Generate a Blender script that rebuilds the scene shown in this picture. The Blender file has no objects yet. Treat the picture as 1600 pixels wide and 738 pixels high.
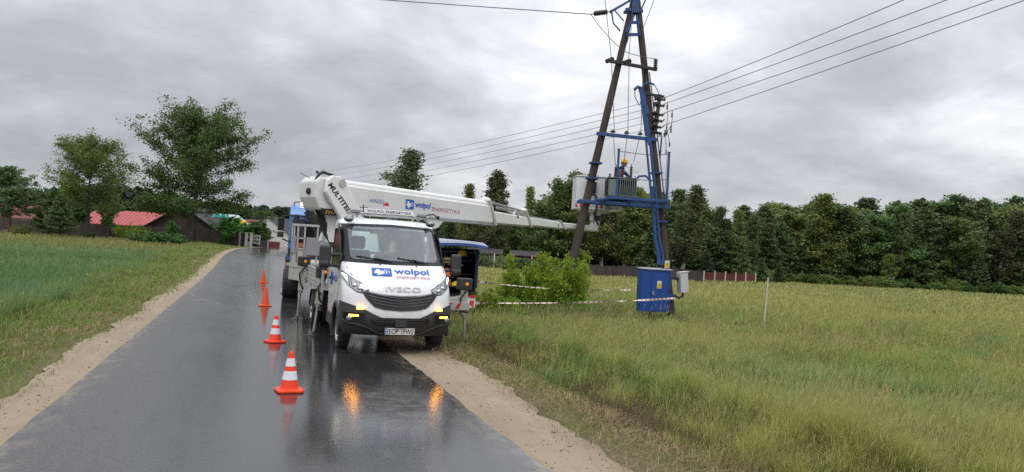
import bpy, math, random
import numpy as np
from mathutils import Vector, Matrix, Euler
R = math.radians
SC = bpy.context.scene
COL = SC.collection

# ------------------------------------------------------------------ camera
CAM_H = 1.94; FPX = 1209.0
ROLL, PIT, YAW = R(3.2), R(1.22), R(18.57)
cf = np.array([math.sin(YAW)*math.cos(PIT), math.cos(YAW)*math.cos(PIT), math.sin(PIT)])
_r0 = np.array([math.cos(YAW), -math.sin(YAW), 0]); _u0 = np.cross(_r0, cf)
cr = math.cos(ROLL)*_r0 + math.sin(ROLL)*_u0
cu = -math.sin(ROLL)*_r0 + math.cos(ROLL)*_u0
cam_d = bpy.data.cameras.new('camera'); cam = bpy.data.objects.new('camera', cam_d); COL.objects.link(cam)
cam.matrix_world = Matrix(((cr[0], cu[0], -cf[0], 0), (cr[1], cu[1], -cf[1], 0), (cr[2], cu[2], -cf[2], CAM_H), (0, 0, 0, 1)))
cam_d.sensor_width = 36; cam_d.lens = 36*FPX/1600; cam_d.clip_end = 3000; cam_d.clip_start = .05
SC.camera = cam
def ray(px, py): return cf + cr*(px-800)/FPX - cu*(py-369)/FPX
def PT(px, py, d): return np.array([0, 0, CAM_H]) + ray(px, py)*d

# ------------------------------------------------------------------ world, sun, exposure
W = bpy.data.worlds.new('World'); SC.world = W; W.use_nodes = True
nt = W.node_tree; nt.nodes.clear()
def N(t, kind, **kw):
    n = t.nodes.new(kind)
    for k, v in kw.items(): setattr(n, k, v)
    return n
def mathn(t, op, a, b=None, clamp=False):
    n = t.nodes.new('ShaderNodeMath'); n.operation = op; n.use_clamp = clamp
    for i, v in enumerate((a, b)):
        if v is None: continue
        if isinstance(v, (int, float)): n.inputs[i].default_value = v
        else: t.links.new(v, n.inputs[i])
    return n.outputs[0]
def ramp(t, fac, stops, interp='LINEAR'):
    n = t.nodes.new('ShaderNodeValToRGB'); n.color_ramp.interpolation = interp
    e = n.color_ramp.elements
    while len(e) < len(stops): e.new(.5)
    for i, (p, c) in enumerate(stops):
        e[i].position = p; e[i].color = (c if len(c) == 4 else (*c, 1)) if not isinstance(c, (int, float)) else (c, c, c, 1)
    if fac is not None: t.links.new(fac, n.inputs[0])
    return n.outputs[0]
def noise(t, vec, scale, detail=4, rough=.5, dist=0):
    n = t.nodes.new('ShaderNodeTexNoise'); n.inputs['Scale'].default_value = scale
    n.inputs['Detail'].default_value = detail; n.inputs['Roughness'].default_value = rough; n.inputs['Distortion'].default_value = dist
    if vec is not None: t.links.new(vec, n.inputs['Vector'])
    return n.outputs['Fac']
def mixc(t, fac, a, b, mode='MIX'):
    n = t.nodes.new('ShaderNodeMix'); n.data_type = 'RGBA'; n.blend_type = mode
    for s, v in ((n.inputs[0], fac), (n.inputs[6], a), (n.inputs[7], b)):
        if isinstance(v, (int, float)): s.default_value = v if s is n.inputs[0] else (v, v, v, 1)
        elif isinstance(v, tuple): s.default_value = v if len(v) == 4 else (*v, 1)
        else: t.links.new(v, s)
    return n.outputs[2]
def mapping(t, vec, scale=(1, 1, 1), loc=(0, 0, 0), rot=(0, 0, 0)):
    n = t.nodes.new('ShaderNodeMapping'); n.inputs['Scale'].default_value = scale; n.inputs['Location'].default_value = loc; n.inputs['Rotation'].default_value = rot
    t.links.new(vec, n.inputs['Vector']); return n.outputs[0]

SUN_EL, SUN_AZ = 55, 200     # degrees; azimuth clockwise from +Y
tc = N(nt, 'ShaderNodeTexCoord'); sep = N(nt, 'ShaderNodeSeparateXYZ'); nt.links.new(tc.outputs['Generated'], sep.inputs[0])
zz = mathn(nt, 'MAXIMUM', sep.outputs[2], 0.0)
zb = mathn(nt, 'ADD', zz, .30)
cx = mathn(nt, 'DIVIDE', sep.outputs[0], zb); cy = mathn(nt, 'DIVIDE', sep.outputs[1], zb)
cmb = N(nt, 'ShaderNodeCombineXYZ'); nt.links.new(cx, cmb.inputs[0]); nt.links.new(cy, cmb.inputs[1])
cv = mapping(nt, cmb.outputs[0], (1, 1, 1), (3.1, 1.7, 0))
n1 = noise(nt, cv, .95, 6, .55, .35); n2 = noise(nt, cv, 3.4, 8, .60, .35)
nn = mathn(nt, 'ADD', mathn(nt, 'MULTIPLY', n1, .66), mathn(nt, 'MULTIPLY', n2, .34))
# large brighter and darker parts of the cloud deck, by compass direction
vnorm = N(nt, 'ShaderNodeVectorMath', operation='NORMALIZE'); nt.links.new(tc.outputs['Generated'], vnorm.inputs[0])
def sky_dir(az, el): return (math.sin(R(az))*math.cos(R(el)), math.cos(R(az))*math.cos(R(el)), math.sin(R(el)))
for az, el, sg, am_ in ((30, 15, 8, .085), (50, 9.5, 5, .07), (36, 6.5, 4, .05), (15, 17, 8, .04), (40, 11.5, 6, -.085), (1, 10, 9, -.05), (2, 3.5, 6, -.05), (11, 12, 7, -.03), (22, 6, 5, .03), (75, 15, 10, -.05), (-25, 12, 10, .04)):
    dt = N(nt, 'ShaderNodeVectorMath', operation='DOT_PRODUCT'); nt.links.new(vnorm.outputs[0], dt.inputs[0]); dt.inputs[1].default_value = sky_dir(az, el)
    g_ = mathn(nt, 'EXPONENT', mathn(nt, 'DIVIDE', mathn(nt, 'SUBTRACT', dt.outputs['Value'], 1.0), (1-math.cos(R(sg)))*1.4))
    nn = mathn(nt, 'ADD', nn, mathn(nt, 'MULTIPLY', g_, am_*(.5 if am_ > 0 else .65)))
cloud = ramp(nt, nn, [(.36, (.32, .33, .355)), (.445, (.395, .405, .432)), (.52, (.49, .497, .525)), (.59, (.61, .615, .638)), (.68, (.77, .77, .785))])
elev = mathn(nt, 'ADD', mathn(nt, 'MULTIPLY', zz, 2.3), .84)
cl2 = N(nt, 'ShaderNodeVectorMath', operation='SCALE'); nt.links.new(cloud, cl2.inputs[0]); nt.links.new(elev, cl2.inputs['Scale'])
sky = N(nt, 'ShaderNodeTexSky', sky_type='NISHITA'); sky.sun_disc = False; sky.sun_elevation = R(SUN_EL); sky.sun_rotation = R(SUN_AZ)
sk2 = N(nt, 'ShaderNodeVectorMath', operation='SCALE'); nt.links.new(sky.outputs[0], sk2.inputs[0]); sk2.inputs['Scale'].default_value = 1.0
b1 = N(nt, 'ShaderNodeBackground'); nt.links.new(sk2.outputs[0], b1.inputs[0]); b1.inputs[1].default_value = .06
b2 = N(nt, 'ShaderNodeBackground'); nt.links.new(cl2.outputs[0], b2.inputs[0]); b2.inputs[1].default_value = 1.10
mx = N(nt, 'ShaderNodeMixShader'); mx.inputs[0].default_value = .94
nt.links.new(b1.outputs[0], mx.inputs[1]); nt.links.new(b2.outputs[0], mx.inputs[2])
wo = N(nt, 'ShaderNodeOutputWorld'); nt.links.new(mx.outputs[0], wo.inputs[0])
sd = bpy.data.lights.new('sun', 'SUN'); sd.energy = .8; sd.angle = R(25); sd.color = (1, .97, .93)
so = bpy.data.objects.new('sun', sd); COL.objects.link(so)
so.rotation_euler = (R(90-SUN_EL), 0, R(180-SUN_AZ)); so.location = (0, 0, 60)
SC.view_settings.view_transform = 'Standard'; SC.view_settings.look = 'None'
SC.view_settings.exposure = 0.16; SC.view_settings.gamma = 1
SC.render.engine = 'CYCLES'
SC.cycles.max_bounces = 8; SC.cycles.transparent_max_bounces = 12; SC.cycles.use_denoising = False
SC.cycles.sample_clamp_indirect = 6

# ------------------------------------------------------------------ materials
def principled(name, col, rough=.6, metal=0, emit=None, estr=0, spec=None, coat=0, trans=0):
    m = bpy.data.materials.new(name); m.use_nodes = True; p = m.node_tree.nodes['Principled BSDF']
    p.inputs['Base Color'].default_value = (*col, 1); p.inputs['Roughness'].default_value = rough; p.inputs['Metallic'].default_value = metal
    if emit: p.inputs['Emission Color'].default_value = (*emit, 1); p.inputs['Emission Strength'].default_value = estr
    if spec is not None: p.inputs['Specular IOR Level'].default_value = spec
    if coat: p.inputs['Coat Weight'].default_value = coat; p.inputs['Coat Roughness'].default_value = .08
    if trans: p.inputs['Transmission Weight'].default_value = trans
    return m
def worn(name, col, rough=.5, metal=0, scale=3, amt=.25, dirt=(.12, .10, .08), coat=0, bump=0, bscale=40, streak=False, col2=None):
    """painted / weathered surface: noise in colour, roughness and a little bump"""
    m = principled(name, col, rough, metal, coat=coat); t = m.node_tree; p = t.nodes['Principled BSDF']
    tcn = N(t, 'ShaderNodeTexCoord'); v = tcn.outputs['Object']
    if streak: v = mapping(t, v, (1, 1, .12))
    a = noise(t, v, scale, 6, .6); b = noise(t, v, scale*6, 4, .6)
    f = ramp(t, mathn(t, 'ADD', mathn(t, 'MULTIPLY', a, .65), mathn(t, 'MULTIPLY', b, .35)), [(.42, 0), (.72, 1)])
    c = mixc(t, mathn(t, 'MULTIPLY', f, amt), (*col, 1), (*dirt, 1))
    if col2: c = mixc(t, ramp(t, noise(t, v, scale*1.7, 5, .65), [(.4, 0), (.6, 1)]), c, (*col2, 1))
    t.links.new(c, p.inputs['Base Color'])
    t.links.new(mathn(t, 'ADD', mathn(t, 'MULTIPLY', f, .25), rough, True), p.inputs['Roughness'])
    if bump:
        bn = N(t, 'ShaderNodeBump'); bn.inputs['Strength'].default_value = bump; bn.inputs['Distance'].default_value = .02
        t.links.new(noise(t, v, bscale, 5, .6), bn.inputs['Height']); t.links.new(bn.outputs[0], p.inputs['Normal'])
    return m
M = {}
M['white'] = worn('white_paint', (.78, .79, .80), .22, coat=.5, amt=.14, scale=2, dirt=(.35, .33, .30))
M['white_boom'] = worn('boom_paint', (.66, .665, .65), .38, amt=.22, scale=1.6, dirt=(.25, .24, .20))
M['white_arm'] = worn('arm_paint', (.75, .75, .74), .35, amt=.18, scale=1.6, dirt=(.3, .28, .24))
_m = M['white']; _t = _m.node_tree; _p = _t.nodes['Principled BSDF']; _lk = _p.inputs['Base Color'].links[0].from_socket
_tc = N(_t, 'ShaderNodeTexCoord'); _sp = N(_t, 'ShaderNodeSeparateXYZ'); _t.links.new(_tc.outputs['Object'], _sp.inputs[0])
_low = mathn(_t, 'MULTIPLY', mathn(_t, 'SUBTRACT', 1.25, _sp.outputs[2]), 1.3, True)
_nz = ramp(_t, noise(_t, mapping(_t, _tc.outputs['Object'], (6, 6, 1.6)), 2.2, 6, .7), [(.38, 0), (.70, 1)])
_c = mixc(_t, mathn(_t, 'MULTIPLY', mathn(_t, 'MULTIPLY', _low, _nz), .55), _lk, (.27, .24, .20)); _t.links.new(_c, _p.inputs['Base Color'])
M['black_plastic'] = worn('black_plastic', (.028, .028, .03), .5, amt=.5, scale=4, dirt=(.06, .055, .05))
M['black_gloss'] = principled('black_gloss', (.012, .012, .014), .12)
M['black'] = principled('black_rubber', (.015, .015, .016), .65)
M['tyre'] = worn('tyre_rubber', (.018, .018, .019), .6, amt=.6, scale=6, dirt=(.07, .06, .05))
M['dark'] = principled('dark_metal', (.03, .03, .032), .5, .3)
M['interior'] = principled('cab_interior', (.07, .075, .075), .8)
M['seat'] = principled('seat_fabric', (.035, .035, .04), .9)
M['steel'] = worn('bare_steel', (.45, .45, .45), .35, .8, amt=.3, scale=5)
M['alu'] = worn('aluminium', (.50, .50, .48), .42, .45, amt=.3, scale=3, dirt=(.2, .19, .17))
M['grey_paint'] = worn('grey_beige_paint', (.42, .42, .37), .5, amt=.3, scale=3, dirt=(.16, .15, .12))
M['grey_panel'] = worn('grey_panel', (.27, .28, .29), .5, amt=.2, scale=2)
M['chrome'] = principled('chrome', (.75, .75, .76), .12, 1)
M['orange_lit'] = principled('orange_lit', (.8, .25, .02), .3, emit=(1, .36, .03), estr=15)
M['orange_dim'] = principled('orange_lens', (.8, .25, .02), .3, emit=(1, .3, .02), estr=.25)
M['white_lit'] = principled('white_lit', (.9, .85, .75), .3, emit=(1, .86, .66), estr=6)
M['beacon'] = principled('beacon_lit', (1, .4, .2), .3, emit=(1, .42, .2), estr=14)
M['red_reflect'] = principled('red_reflector', (.55, .02, .03), .35)
M['white_reflect'] = principled('white_reflector', (.72, .72, .72), .4)
M['logo_blue'] = principled('logo_blue', (.012, .10, .42), .35)
M['logo_white'] = principled('logo_white', (.8, .8, .82), .4)
M['logo_red'] = principled('logo_red', (.38, .06, .12), .4)
M['text_black'] = principled('text_black', (.015, .015, .018), .4)
M['plate'] = principled('plate_white', (.62, .62, .60), .4)
M['truck_blue'] = worn('truck_blue', (.02, .17, .50), .25, coat=.4, amt=.2, scale=2)
M['pylon_blue'] = worn('pylon_blue', (.014, .062, .20), .5, amt=.55, scale=4, dirt=(.035, .038, .05), bump=.1, col2=(.020, .075, .22))
M['cabinet_blue'] = worn('cabinet_blue', (.006, .055, .27), .38, amt=.5, scale=2.2, dirt=(.01, .04, .17), streak=True)
M['cab_top'] = worn('cabinet_top', (.35, .38, .42), .35, amt=.3, scale=3)
M['meter_grey'] = worn('meter_grey', (.50, .51, .52), .5, amt=.15, scale=3)
M['trafo_green'] = worn('trafo_green', (.17, .22, .20), .42, amt=.35, scale=4, dirt=(.10, .11, .09), streak=True)
M['ceramic'] = principled('brown_ceramic', (.05, .035, .03), .25)
M['tarp_blue'] = worn('tarp_blue', (.03, .08, .27), .55, amt=.2, scale=2)
M['tarp_top'] = worn('tarp_top', (.36, .40, .52), .45, amt=.3, scale=2)
M['tarp_dark'] = worn('tarp_dark', (.012, .018, .06), .7, amt=.2, scale=2)
M['yellow'] = principled('helmet_yellow', (.80, .52, .02), .35)
M['orange'] = principled('orange_fabric', (.75, .14, .03), .7)
M['jacket'] = worn('blue_jacket', (.02, .07, .25), .85, amt=.3, scale=14, dirt=(.01, .02, .07))
M['trousers'] = worn('dark_trousers', (.02, .03, .07), .9, amt=.3, scale=12)
M['skin'] = principled('skin', (.45, .26, .18), .6)
M['hair'] = principled('dark_hair', (.02, .014, .01), .8)
M['boot'] = principled('boot', (.015, .012, .01), .6)
M['cone_orange'] = worn('cone_orange', (.85, .055, .012), .42, amt=.15, scale=9, dirt=(.3, .03, .02))
M['cone_orange_b'] = worn('cone_orange_faded', (.72, .085, .02), .5, amt=.3, scale=9, dirt=(.3, .05, .02))
M['cone_white'] = worn('cone_white', (.75, .76, .80), .45, amt=.2, scale=9)
M['rope_white'] = principled('tape_white', (.75, .74, .72), .5)
M['rope_red'] = principled('tape_red', (.50, .09, .09), .5)
M['wire'] = principled('wire', (.09, .09, .10), .5)
M['red_roof'] = worn('red_roof', (.38, .065, .06), .5, amt=.2, scale=.5)
M['dim_roof'] = worn('dim_red_roof', (.16, .035, .035), .6, amt=.3, scale=.5)
M['grey_roof'] = worn('grey_roof', (.60, .64, .70), .35, amt=.3, scale=.6)
M['dark_roof'] = worn('dark_roof', (.06, .055, .06), .7, amt=.3, scale=.6)
M['plaster'] = worn('plaster', (.62, .61, .58), .8, amt=.15, scale=.8)
M['brick'] = worn('grey_blocks', (.30, .28, .26), .9, amt=.4, scale=2)
M['red_wood'] = worn('red_wood', (.13, .025, .02), .8, amt=.4, scale=2)
M['window'] = principled('window_glass', (.03, .04, .05), .08)
M['turquoise'] = principled('turquoise', (.02, .40, .38), .5)
M['toy_yellow'] = principled('toy_yellow', (.80, .58, .02), .5)
M['teal'] = principled('teal_green', (.03, .30, .24), .5)
M['stone'] = worn('white_stone', (.58, .56, .53), .8, amt=.3, scale=3)
M['stake'] = principled('stake', (.55, .55, .50), .6)
M['cardboard'] = principled('crate_orange', (.42, .14, .06), .8)

def wood(name, c1, c2, c3=None, plank=None, axis='Z', sc=1.0):
    m = principled(name, c1, .85); t = m.node_tree; p = t.nodes['Principled BSDF']
    tcn = N(t, 'ShaderNodeTexCoord'); v = tcn.outputs['Object']
    v2 = mapping(t, v, (9*sc, 9*sc, .5*sc)); a = noise(t, v2, 2.2, 7, .65, .4)
    b = noise(t, mapping(t, v, (1, 1, .35)), 1.3*sc, 4, .6)
    c = mixc(t, ramp(t, a, [(.32, 0), (.68, 1)]), (*c1, 1), (*c2, 1))
    c = mixc(t, ramp(t, b, [(.4, 0), (.7, .7)]), c, (*(c3 or c2), 1))
    t.links.new(c, p.inputs['Base Color'])
    bn = N(t, 'ShaderNodeBump'); bn.inputs['Strength'].default_value = .5; bn.inputs['Distance'].default_value = .01
    t.links.new(a, bn.inputs['Height']); t.links.new(bn.outputs[0], p.inputs['Normal'])
    return m
M['pole_wood'] = wood('pole_wood', (.060, .042, .034), (.028, .020, .018), (.095, .075, .062))
M['fence_wood'] = wood('fence_wood', (.060, .047, .043), (.032, .026, .026), (.085, .07, .065))
M['barn_wood'] = wood('barn_wood', (.04, .028, .024), (.022, .018, .016), (.06, .045, .04))

def glassmat(name, tint, rough=.03, mixv=.5):
    m = bpy.data.materials.new(name); m.use_nodes = True; t = m.node_tree; t.nodes.clear()
    tr = N(t, 'ShaderNodeBsdfTransparent'); tr.inputs[0].default_value = (*tint, 1)
    gl = N(t, 'ShaderNodeBsdfGlossy'); gl.inputs['Roughness'].default_value = rough; gl.inputs[0].default_value = (.95, .97, 1, 1)
    fr = N(t, 'ShaderNodeFresnel'); fr.inputs[0].default_value = 1.5
    f = mathn(t, 'ADD', fr.outputs[0], mixv, True)
    mxs = N(t, 'ShaderNodeMixShader'); t.links.new(f, mxs.inputs[0]); t.links.new(tr.outputs[0], mxs.inputs[1]); t.links.new(gl.outputs[0], mxs.inputs[2])
    o = N(t, 'ShaderNodeOutputMaterial'); t.links.new(mxs.outputs[0], o.inputs[0]); return m
M['pillar_black'] = principled('pillar_black', (.013, .013, .015), .38, spec=.22)
M['glass'] = glassmat('windscreen_glass', (.74, .86, .83), .03, .10)
M['glass_dark'] = principled('side_glass', (.012, .015, .017), .12, spec=.25)
M['lens'] = principled('headlight_lens', (.30, .31, .33), .08, .6)

def foliage(name, c1, c2, c3, scale=.5, trans=.25, attr=False):
    m = bpy.data.materials.new(name); m.use_nodes = True; t = m.node_tree; t.nodes.clear()
    geo = N(t, 'ShaderNodeNewGeometry'); tcn = N(t, 'ShaderNodeTexCoord'); oi = N(t, 'ShaderNodeObjectInfo')
    a = noise(t, geo.outputs['Position'], scale, 4, .6)
    c = mixc(t, ramp(t, a, [(.35, 0), (.65, 1)]), (*c1, 1), (*c2, 1))
    c = mixc(t, ramp(t, geo.outputs['Random Per Island'], [(.35, 0), (1, .75)]), c, (*c3, 1))
    hs = N(t, 'ShaderNodeHueSaturation'); t.links.new(c, hs.inputs['Color'])
    t.links.new(mathn(t, 'ADD', mathn(t, 'MULTIPLY', oi.outputs['Random'], .05), .475), hs.inputs['Hue'])
    t.links.new(mathn(t, 'ADD', mathn(t, 'MULTIPLY', oi.outputs['Random'], .55), .72), hs.inputs['Value'])
    c = hs.outputs[0]
    d = N(t, 'ShaderNodeBsdfPrincipled'); d.inputs['Roughness'].default_value = .55; d.inputs['Specular IOR Level'].default_value = .3
    t.links.new(c, d.inputs['Base Color'])
    tl = N(t, 'ShaderNodeBsdfTranslucent'); t.links.new(c, tl.inputs[0])
    mxs = N(t, 'ShaderNodeMixShader'); mxs.inputs[0].default_value = trans
    t.links.new(d.outputs[0], mxs.inputs[1]); t.links.new(tl.outputs[0], mxs.inputs[2])
    o = N(t, 'ShaderNodeOutputMaterial'); t.links.new(mxs.outputs[0], o.inputs[0]); return m
M['leaf'] = foliage('leaf_green', (.055, .112, .028), (.09, .158, .040), (.125, .19, .052), .5)
M['leaf_dark'] = foliage('leaf_dark', (.09, .155, .045), (.13, .205, .062), (.165, .24, .075), .4)
M['leaf_bright'] = foliage('leaf_bright', (.18, .34, .03), (.30, .47, .05), (.40, .55, .07), 2.5, .45)
M['leaf_birch'] = foliage('leaf_birch', (.085, .105, .045), (.12, .14, .055), (.15, .16, .07), .4)
M['needle'] = foliage('needle_dark', (.070, .115, .045), (.10, .152, .055), (.13, .178, .062), .6, .1)
M['needle_blue'] = foliage('needle_blue', (.065, .115, .045), (.09, .145, .052), (.115, .17, .06), .6, .1)
M['leaf_olive'] = foliage('leaf_olive', (.125, .175, .038), (.175, .215, .052), (.21, .24, .065), .5)
M['bark'] = wood('bark', (.055, .045, .038), (.03, .026, .022), (.08, .07, .06))
M['bark_birch'] = worn('bark_birch', (.50, .48, .44), .8, amt=.8, scale=5, dirt=(.05, .045, .04))
M['bark_pine'] = worn('bark_pine', (.16, .09, .06), .85, amt=.8, scale=3, dirt=(.05, .04, .035))

def attrmat(name, rough=.6, trans=.3, spec=.3):
    m = bpy.data.materials.new(name); m.use_nodes = True; t = m.node_tree; t.nodes.clear()
    at = N(t, 'ShaderNodeAttribute'); at.attribute_name = 'Col'
    d = N(t, 'ShaderNodeBsdfPrincipled'); d.inputs['Roughness'].default_value = rough; d.inputs['Specular IOR Level'].default_value = spec
    t.links.new(at.outputs[0], d.inputs['Base Color'])
    tl = N(t, 'ShaderNodeBsdfTranslucent'); t.links.new(at.outputs[0], tl.inputs[0])
    mxs = N(t, 'ShaderNodeMixShader'); mxs.inputs[0].default_value = trans
    t.links.new(d.outputs[0], mxs.inputs[1]); t.links.new(tl.outputs[0], mxs.inputs[2])
    o = N(t, 'ShaderNodeOutputMaterial'); t.links.new(mxs.outputs[0], o.inputs[0]); return m
M['grass'] = attrmat('grass_blades')

# ------------------------------------------------------------------ mesh helpers
def link(o, parent=None):
    COL.objects.link(o)
    if parent: o.parent = parent
    return o
def tag(o, label=None, cat=None, group=None, kind=None):
    if label: o['label'] = label
    if cat: o['category'] = cat
    if group: o['group'] = group
    if kind: o['kind'] = kind
    return o
def empty(name, loc, rz=0, label=None, cat=None, group=None):
    o = bpy.data.objects.new(name, None); o.location = loc; o.rotation_euler = (0, 0, rz); o.empty_display_size = .2
    COL.objects.link(o); return tag(o, label, cat, group)
def copy_tree(o, parent=None):
    c = o.copy(); COL.objects.link(c); c.parent = parent
    for ch in [x for x in o.children]: copy_tree(ch, c)
    return c
class MB:
    def __init__(s): s.v = []; s.f = []; s.mi = []; s.cur = 0
    def add(s, vs, fs):
        b = len(s.v); s.v += [tuple(map(float, x)) for x in vs]; s.f += [tuple(i+b for i in f) for f in fs]; s.mi += [s.cur]*len(fs)
        return s
    def box(s, c, size, rot=None):
        x, y, z = size[0]/2, size[1]/2, size[2]/2
        vs = [Vector(p) for p in ((-x,-y,-z),(x,-y,-z),(x,y,-z),(-x,y,-z),(-x,-y,z),(x,-y,z),(x,y,z),(-x,y,z))]
        if rot is not None:
            m = rot if isinstance(rot, Matrix) else Euler(rot).to_matrix(); vs = [m @ q for q in vs]
        vs = [q+Vector(c) for q in vs]
        return s.add(vs, [(0,3,2,1),(4,5,6,7),(0,1,5,4),(1,2,6,5),(2,3,7,6),(3,0,4,7)])
    def box2(s, a, b): 
        return s.box([(a[i]+b[i])/2 for i in range(3)], [abs(b[i]-a[i]) for i in range(3)])
    def bar(s, a, b, w, h, up=(0, 0, 1)):
        a, b = Vector(a), Vector(b); d = (b-a); L = d.length; d.normalize(); u = Vector(up)
        if abs(d.dot(u)) > .98: u = Vector((0, 1, 0))
        x = d.cross(u).normalized(); u = x.cross(d)
        m = Matrix((x, d, u)).transposed()
        return s.box((a+b)/2, (w, L, h), m)
    def tube(s, pts, r, n=8, cap=True):
        pts = [Vector(p) for p in pts]; rs = r if isinstance(r, (list, tuple)) else [r]*len(pts)
        rings = []; pu = None
        for i, p in enumerate(pts):
            d = (pts[min(i+1, len(pts)-1)]-pts[max(i-1, 0)]).normalized()
            if pu is None: pu = Vector((0, 0, 1)) if abs(d.z) < .9 else Vector((1, 0, 0))
            x = d.cross(pu).normalized(); u = x.cross(d).normalized(); pu = u
            rings.append([p+(x*math.cos(2*math.pi*k/n)+u*math.sin(2*math.pi*k/n))*rs[i] for k in range(n)])
        vs = [q for rg in rings for q in rg]; fs = []
        for i in range(len(pts)-1):
            for k in range(n): fs.append((i*n+k, i*n+(k+1) % n, (i+1)*n+(k+1) % n, (i+1)*n+k))
        if cap: fs.append(tuple(range(n-1, -1, -1))); fs.append(tuple((len(pts)-1)*n+k for k in range(n)))
        return s.add(vs, fs)
    def lathe(s, prof, c=(0, 0, 0), n=24, axis='Z', cap=True):
        vs = []; fs = []
        for (r, h) in prof:
            for k in range(n):
                a = 2*math.pi*k/n; x, y = r*math.cos(a), r*math.sin(a)
                vs.append({'Z': (x, y, h), 'X': (h, x, y), 'Y': (x, h, y)}[axis])
        vs = [(a+c[0], b+c[1], d+c[2]) for a, b, d in vs]
        for i in range(len(prof)-1):
            for k in range(n): fs.append((i*n+k, i*n+(k+1) % n, (i+1)*n+(k+1) % n, (i+1)*n+k))
        if cap: fs.append(tuple(range(n-1, -1, -1))); fs.append(tuple((len(prof)-1)*n+k for k in range(n)))
        return s.add(vs, fs)
    def prism(s, poly, a, b, f):
        """poly: 2d points; f(u,v,w)->xyz; extruded w=a..b"""
        n = len(poly); vs = [f(u, v, a) for u, v in poly]+[f(u, v, b) for u, v in poly]
        fs = [tuple(range(n-1, -1, -1)), tuple(range(n, 2*n))]+[(i, (i+1) % n, n+(i+1) % n, n+i) for i in range(n)]
        return s.add(vs, fs)
    def grid(s, fn, us, vs_):
        nu, nv = len(us), len(vs_); vs = [fn(u, v) for v in vs_ for u in us]
        return s.add(vs, [(j*nu+i, j*nu+i+1, (j+1)*nu+i+1, (j+1)*nu+i) for j in range(nv-1) for i in range(nu-1)])
    def sphere(s, c, r, n=12, m=8):
        r = r if isinstance(r, (tuple, list)) else (r, r, r); vs = []; fs = []
        for j in range(m+1):
            t = math.pi*j/m
            for k in range(n):
                a = 2*math.pi*k/n; vs.append((c[0]+r[0]*math.sin(t)*math.cos(a), c[1]+r[1]*math.sin(t)*math.sin(a), c[2]-r[2]*math.cos(t)))
        for j in range(m):
            for k in range(n): fs.append((j*n+k, j*n+(k+1) % n, (j+1)*n+(k+1) % n, (j+1)*n+k))
        return s.add(vs, fs)
    def build(s, name, mats, parent=None, smooth=False, bevel=0, world=False, merge=False, angle=35):
        me = bpy.data.meshes.new(name); vs = s.v
        if world and parent is not None:
            q = Matrix.Translation(parent.location) @ Euler(parent.rotation_euler).to_matrix().to_4x4(); q.invert()
            vs = [tuple(q @ Vector(v)) for v in vs]
        me.from_pydata(vs, [], s.f)
        for m in (mats if isinstance(mats, list) else [mats]): me.materials.append(m)
        if isinstance(mats, list): me.polygons.foreach_set('material_index', s.mi)
        import bmesh
        bm = bmesh.new(); bm.from_mesh(me)
        if merge: bmesh.ops.remove_doubles(bm, verts=bm.verts, dist=.0005)
        bmesh.ops.recalc_face_normals(bm, faces=bm.faces); bm.to_mesh(me); bm.free()
        if smooth:
            me.polygons.foreach_set('use_smooth', [True]*len(me.polygons))
            try: me.set_sharp_from_angle(angle=R(angle))
            except Exception: pass
        o = bpy.data.objects.new(name, me); link(o, parent)
        if bevel:
            b = o.modifiers.new('bevel', 'BEVEL'); b.width = bevel; b.segments = 2; b.limit_method = 'ANGLE'; b.angle_limit = R(40)
        return o
def text_tris(txt, size=1.0, bold=0, shear=0, align='CENTER'):
    cu_ = bpy.data.curves.new('t', 'FONT'); cu_.body = txt; cu_.size = size; cu_.offset = bold; cu_.shear = shear; cu_.resolution_u = 3
    o = bpy.data.objects.new('t', cu_); COL.objects.link(o); bpy.context.view_layer.update()
    dg = bpy.context.evaluated_depsgraph_get(); me = o.evaluated_get(dg).to_mesh()
    vs = [tuple(v.co)[:2] for v in me.vertices]; fs = [tuple(p.vertices) for p in me.polygons]
    o.evaluated_get(dg).to_mesh_clear(); bpy.data.objects.remove(o); bpy.data.curves.remove(cu_)
    x0 = min(v[0] for v in vs); x1 = max(v[0] for v in vs); y0 = min(v[1] for v in vs); y1 = max(v[1] for v in vs)
    return [((x-x0)/(x1-x0), (y-y0)/(y1-y0)) for x, y in vs], fs
def add_text(mb, txt, fn, bold=0.0, shear=0):
    """fn(u,v) in 0..1 -> xyz"""
    vs, fs = text_tris(txt, 1, bold, shear); mb.add([fn(u, v) for u, v in vs], fs); return mb

def np_mesh(name, verts, quads=None, tris=None, mat=None, parent=None, col=None, smooth=False, link_it=True):
    me = bpy.data.meshes.new(name); verts = np.asarray(verts, np.float32)
    nq = 0 if quads is None else len(quads); ntr = 0 if tris is None else len(tris)
    me.vertices.add(len(verts)); me.vertices.foreach_set('co', verts.ravel())
    idx = []; 
    if nq: idx.append(np.asarray(quads, np.int32).ravel())
    if ntr: idx.append(np.asarray(tris, np.int32).ravel())
    idx = np.concatenate(idx); me.loops.add(len(idx)); me.loops.foreach_set('vertex_index', idx)
    st = np.concatenate([np.arange(nq)*4, nq*4+np.arange(ntr)*3]).astype(np.int32)
    me.polygons.add(nq+ntr); me.polygons.foreach_set('loop_start', st)
    try: me.polygons.foreach_set('loop_total', np.concatenate([np.full(nq, 4), np.full(ntr, 3)]).astype(np.int32))
    except Exception: pass
    me.update(calc_edges=True)
    if smooth: me.polygons.foreach_set('use_smooth', [True]*(nq+ntr))
    if col is not None:
        a = me.color_attributes.new('Col', 'FLOAT_COLOR', 'POINT'); c4 = np.ones((len(verts), 4), np.float32); c4[:, :3] = col; a.data.foreach_set('color', c4.ravel())
    if mat: me.materials.append(mat)
    o = bpy.data.objects.new(name, me)
    if link_it: link(o, parent)
    return o

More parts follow.
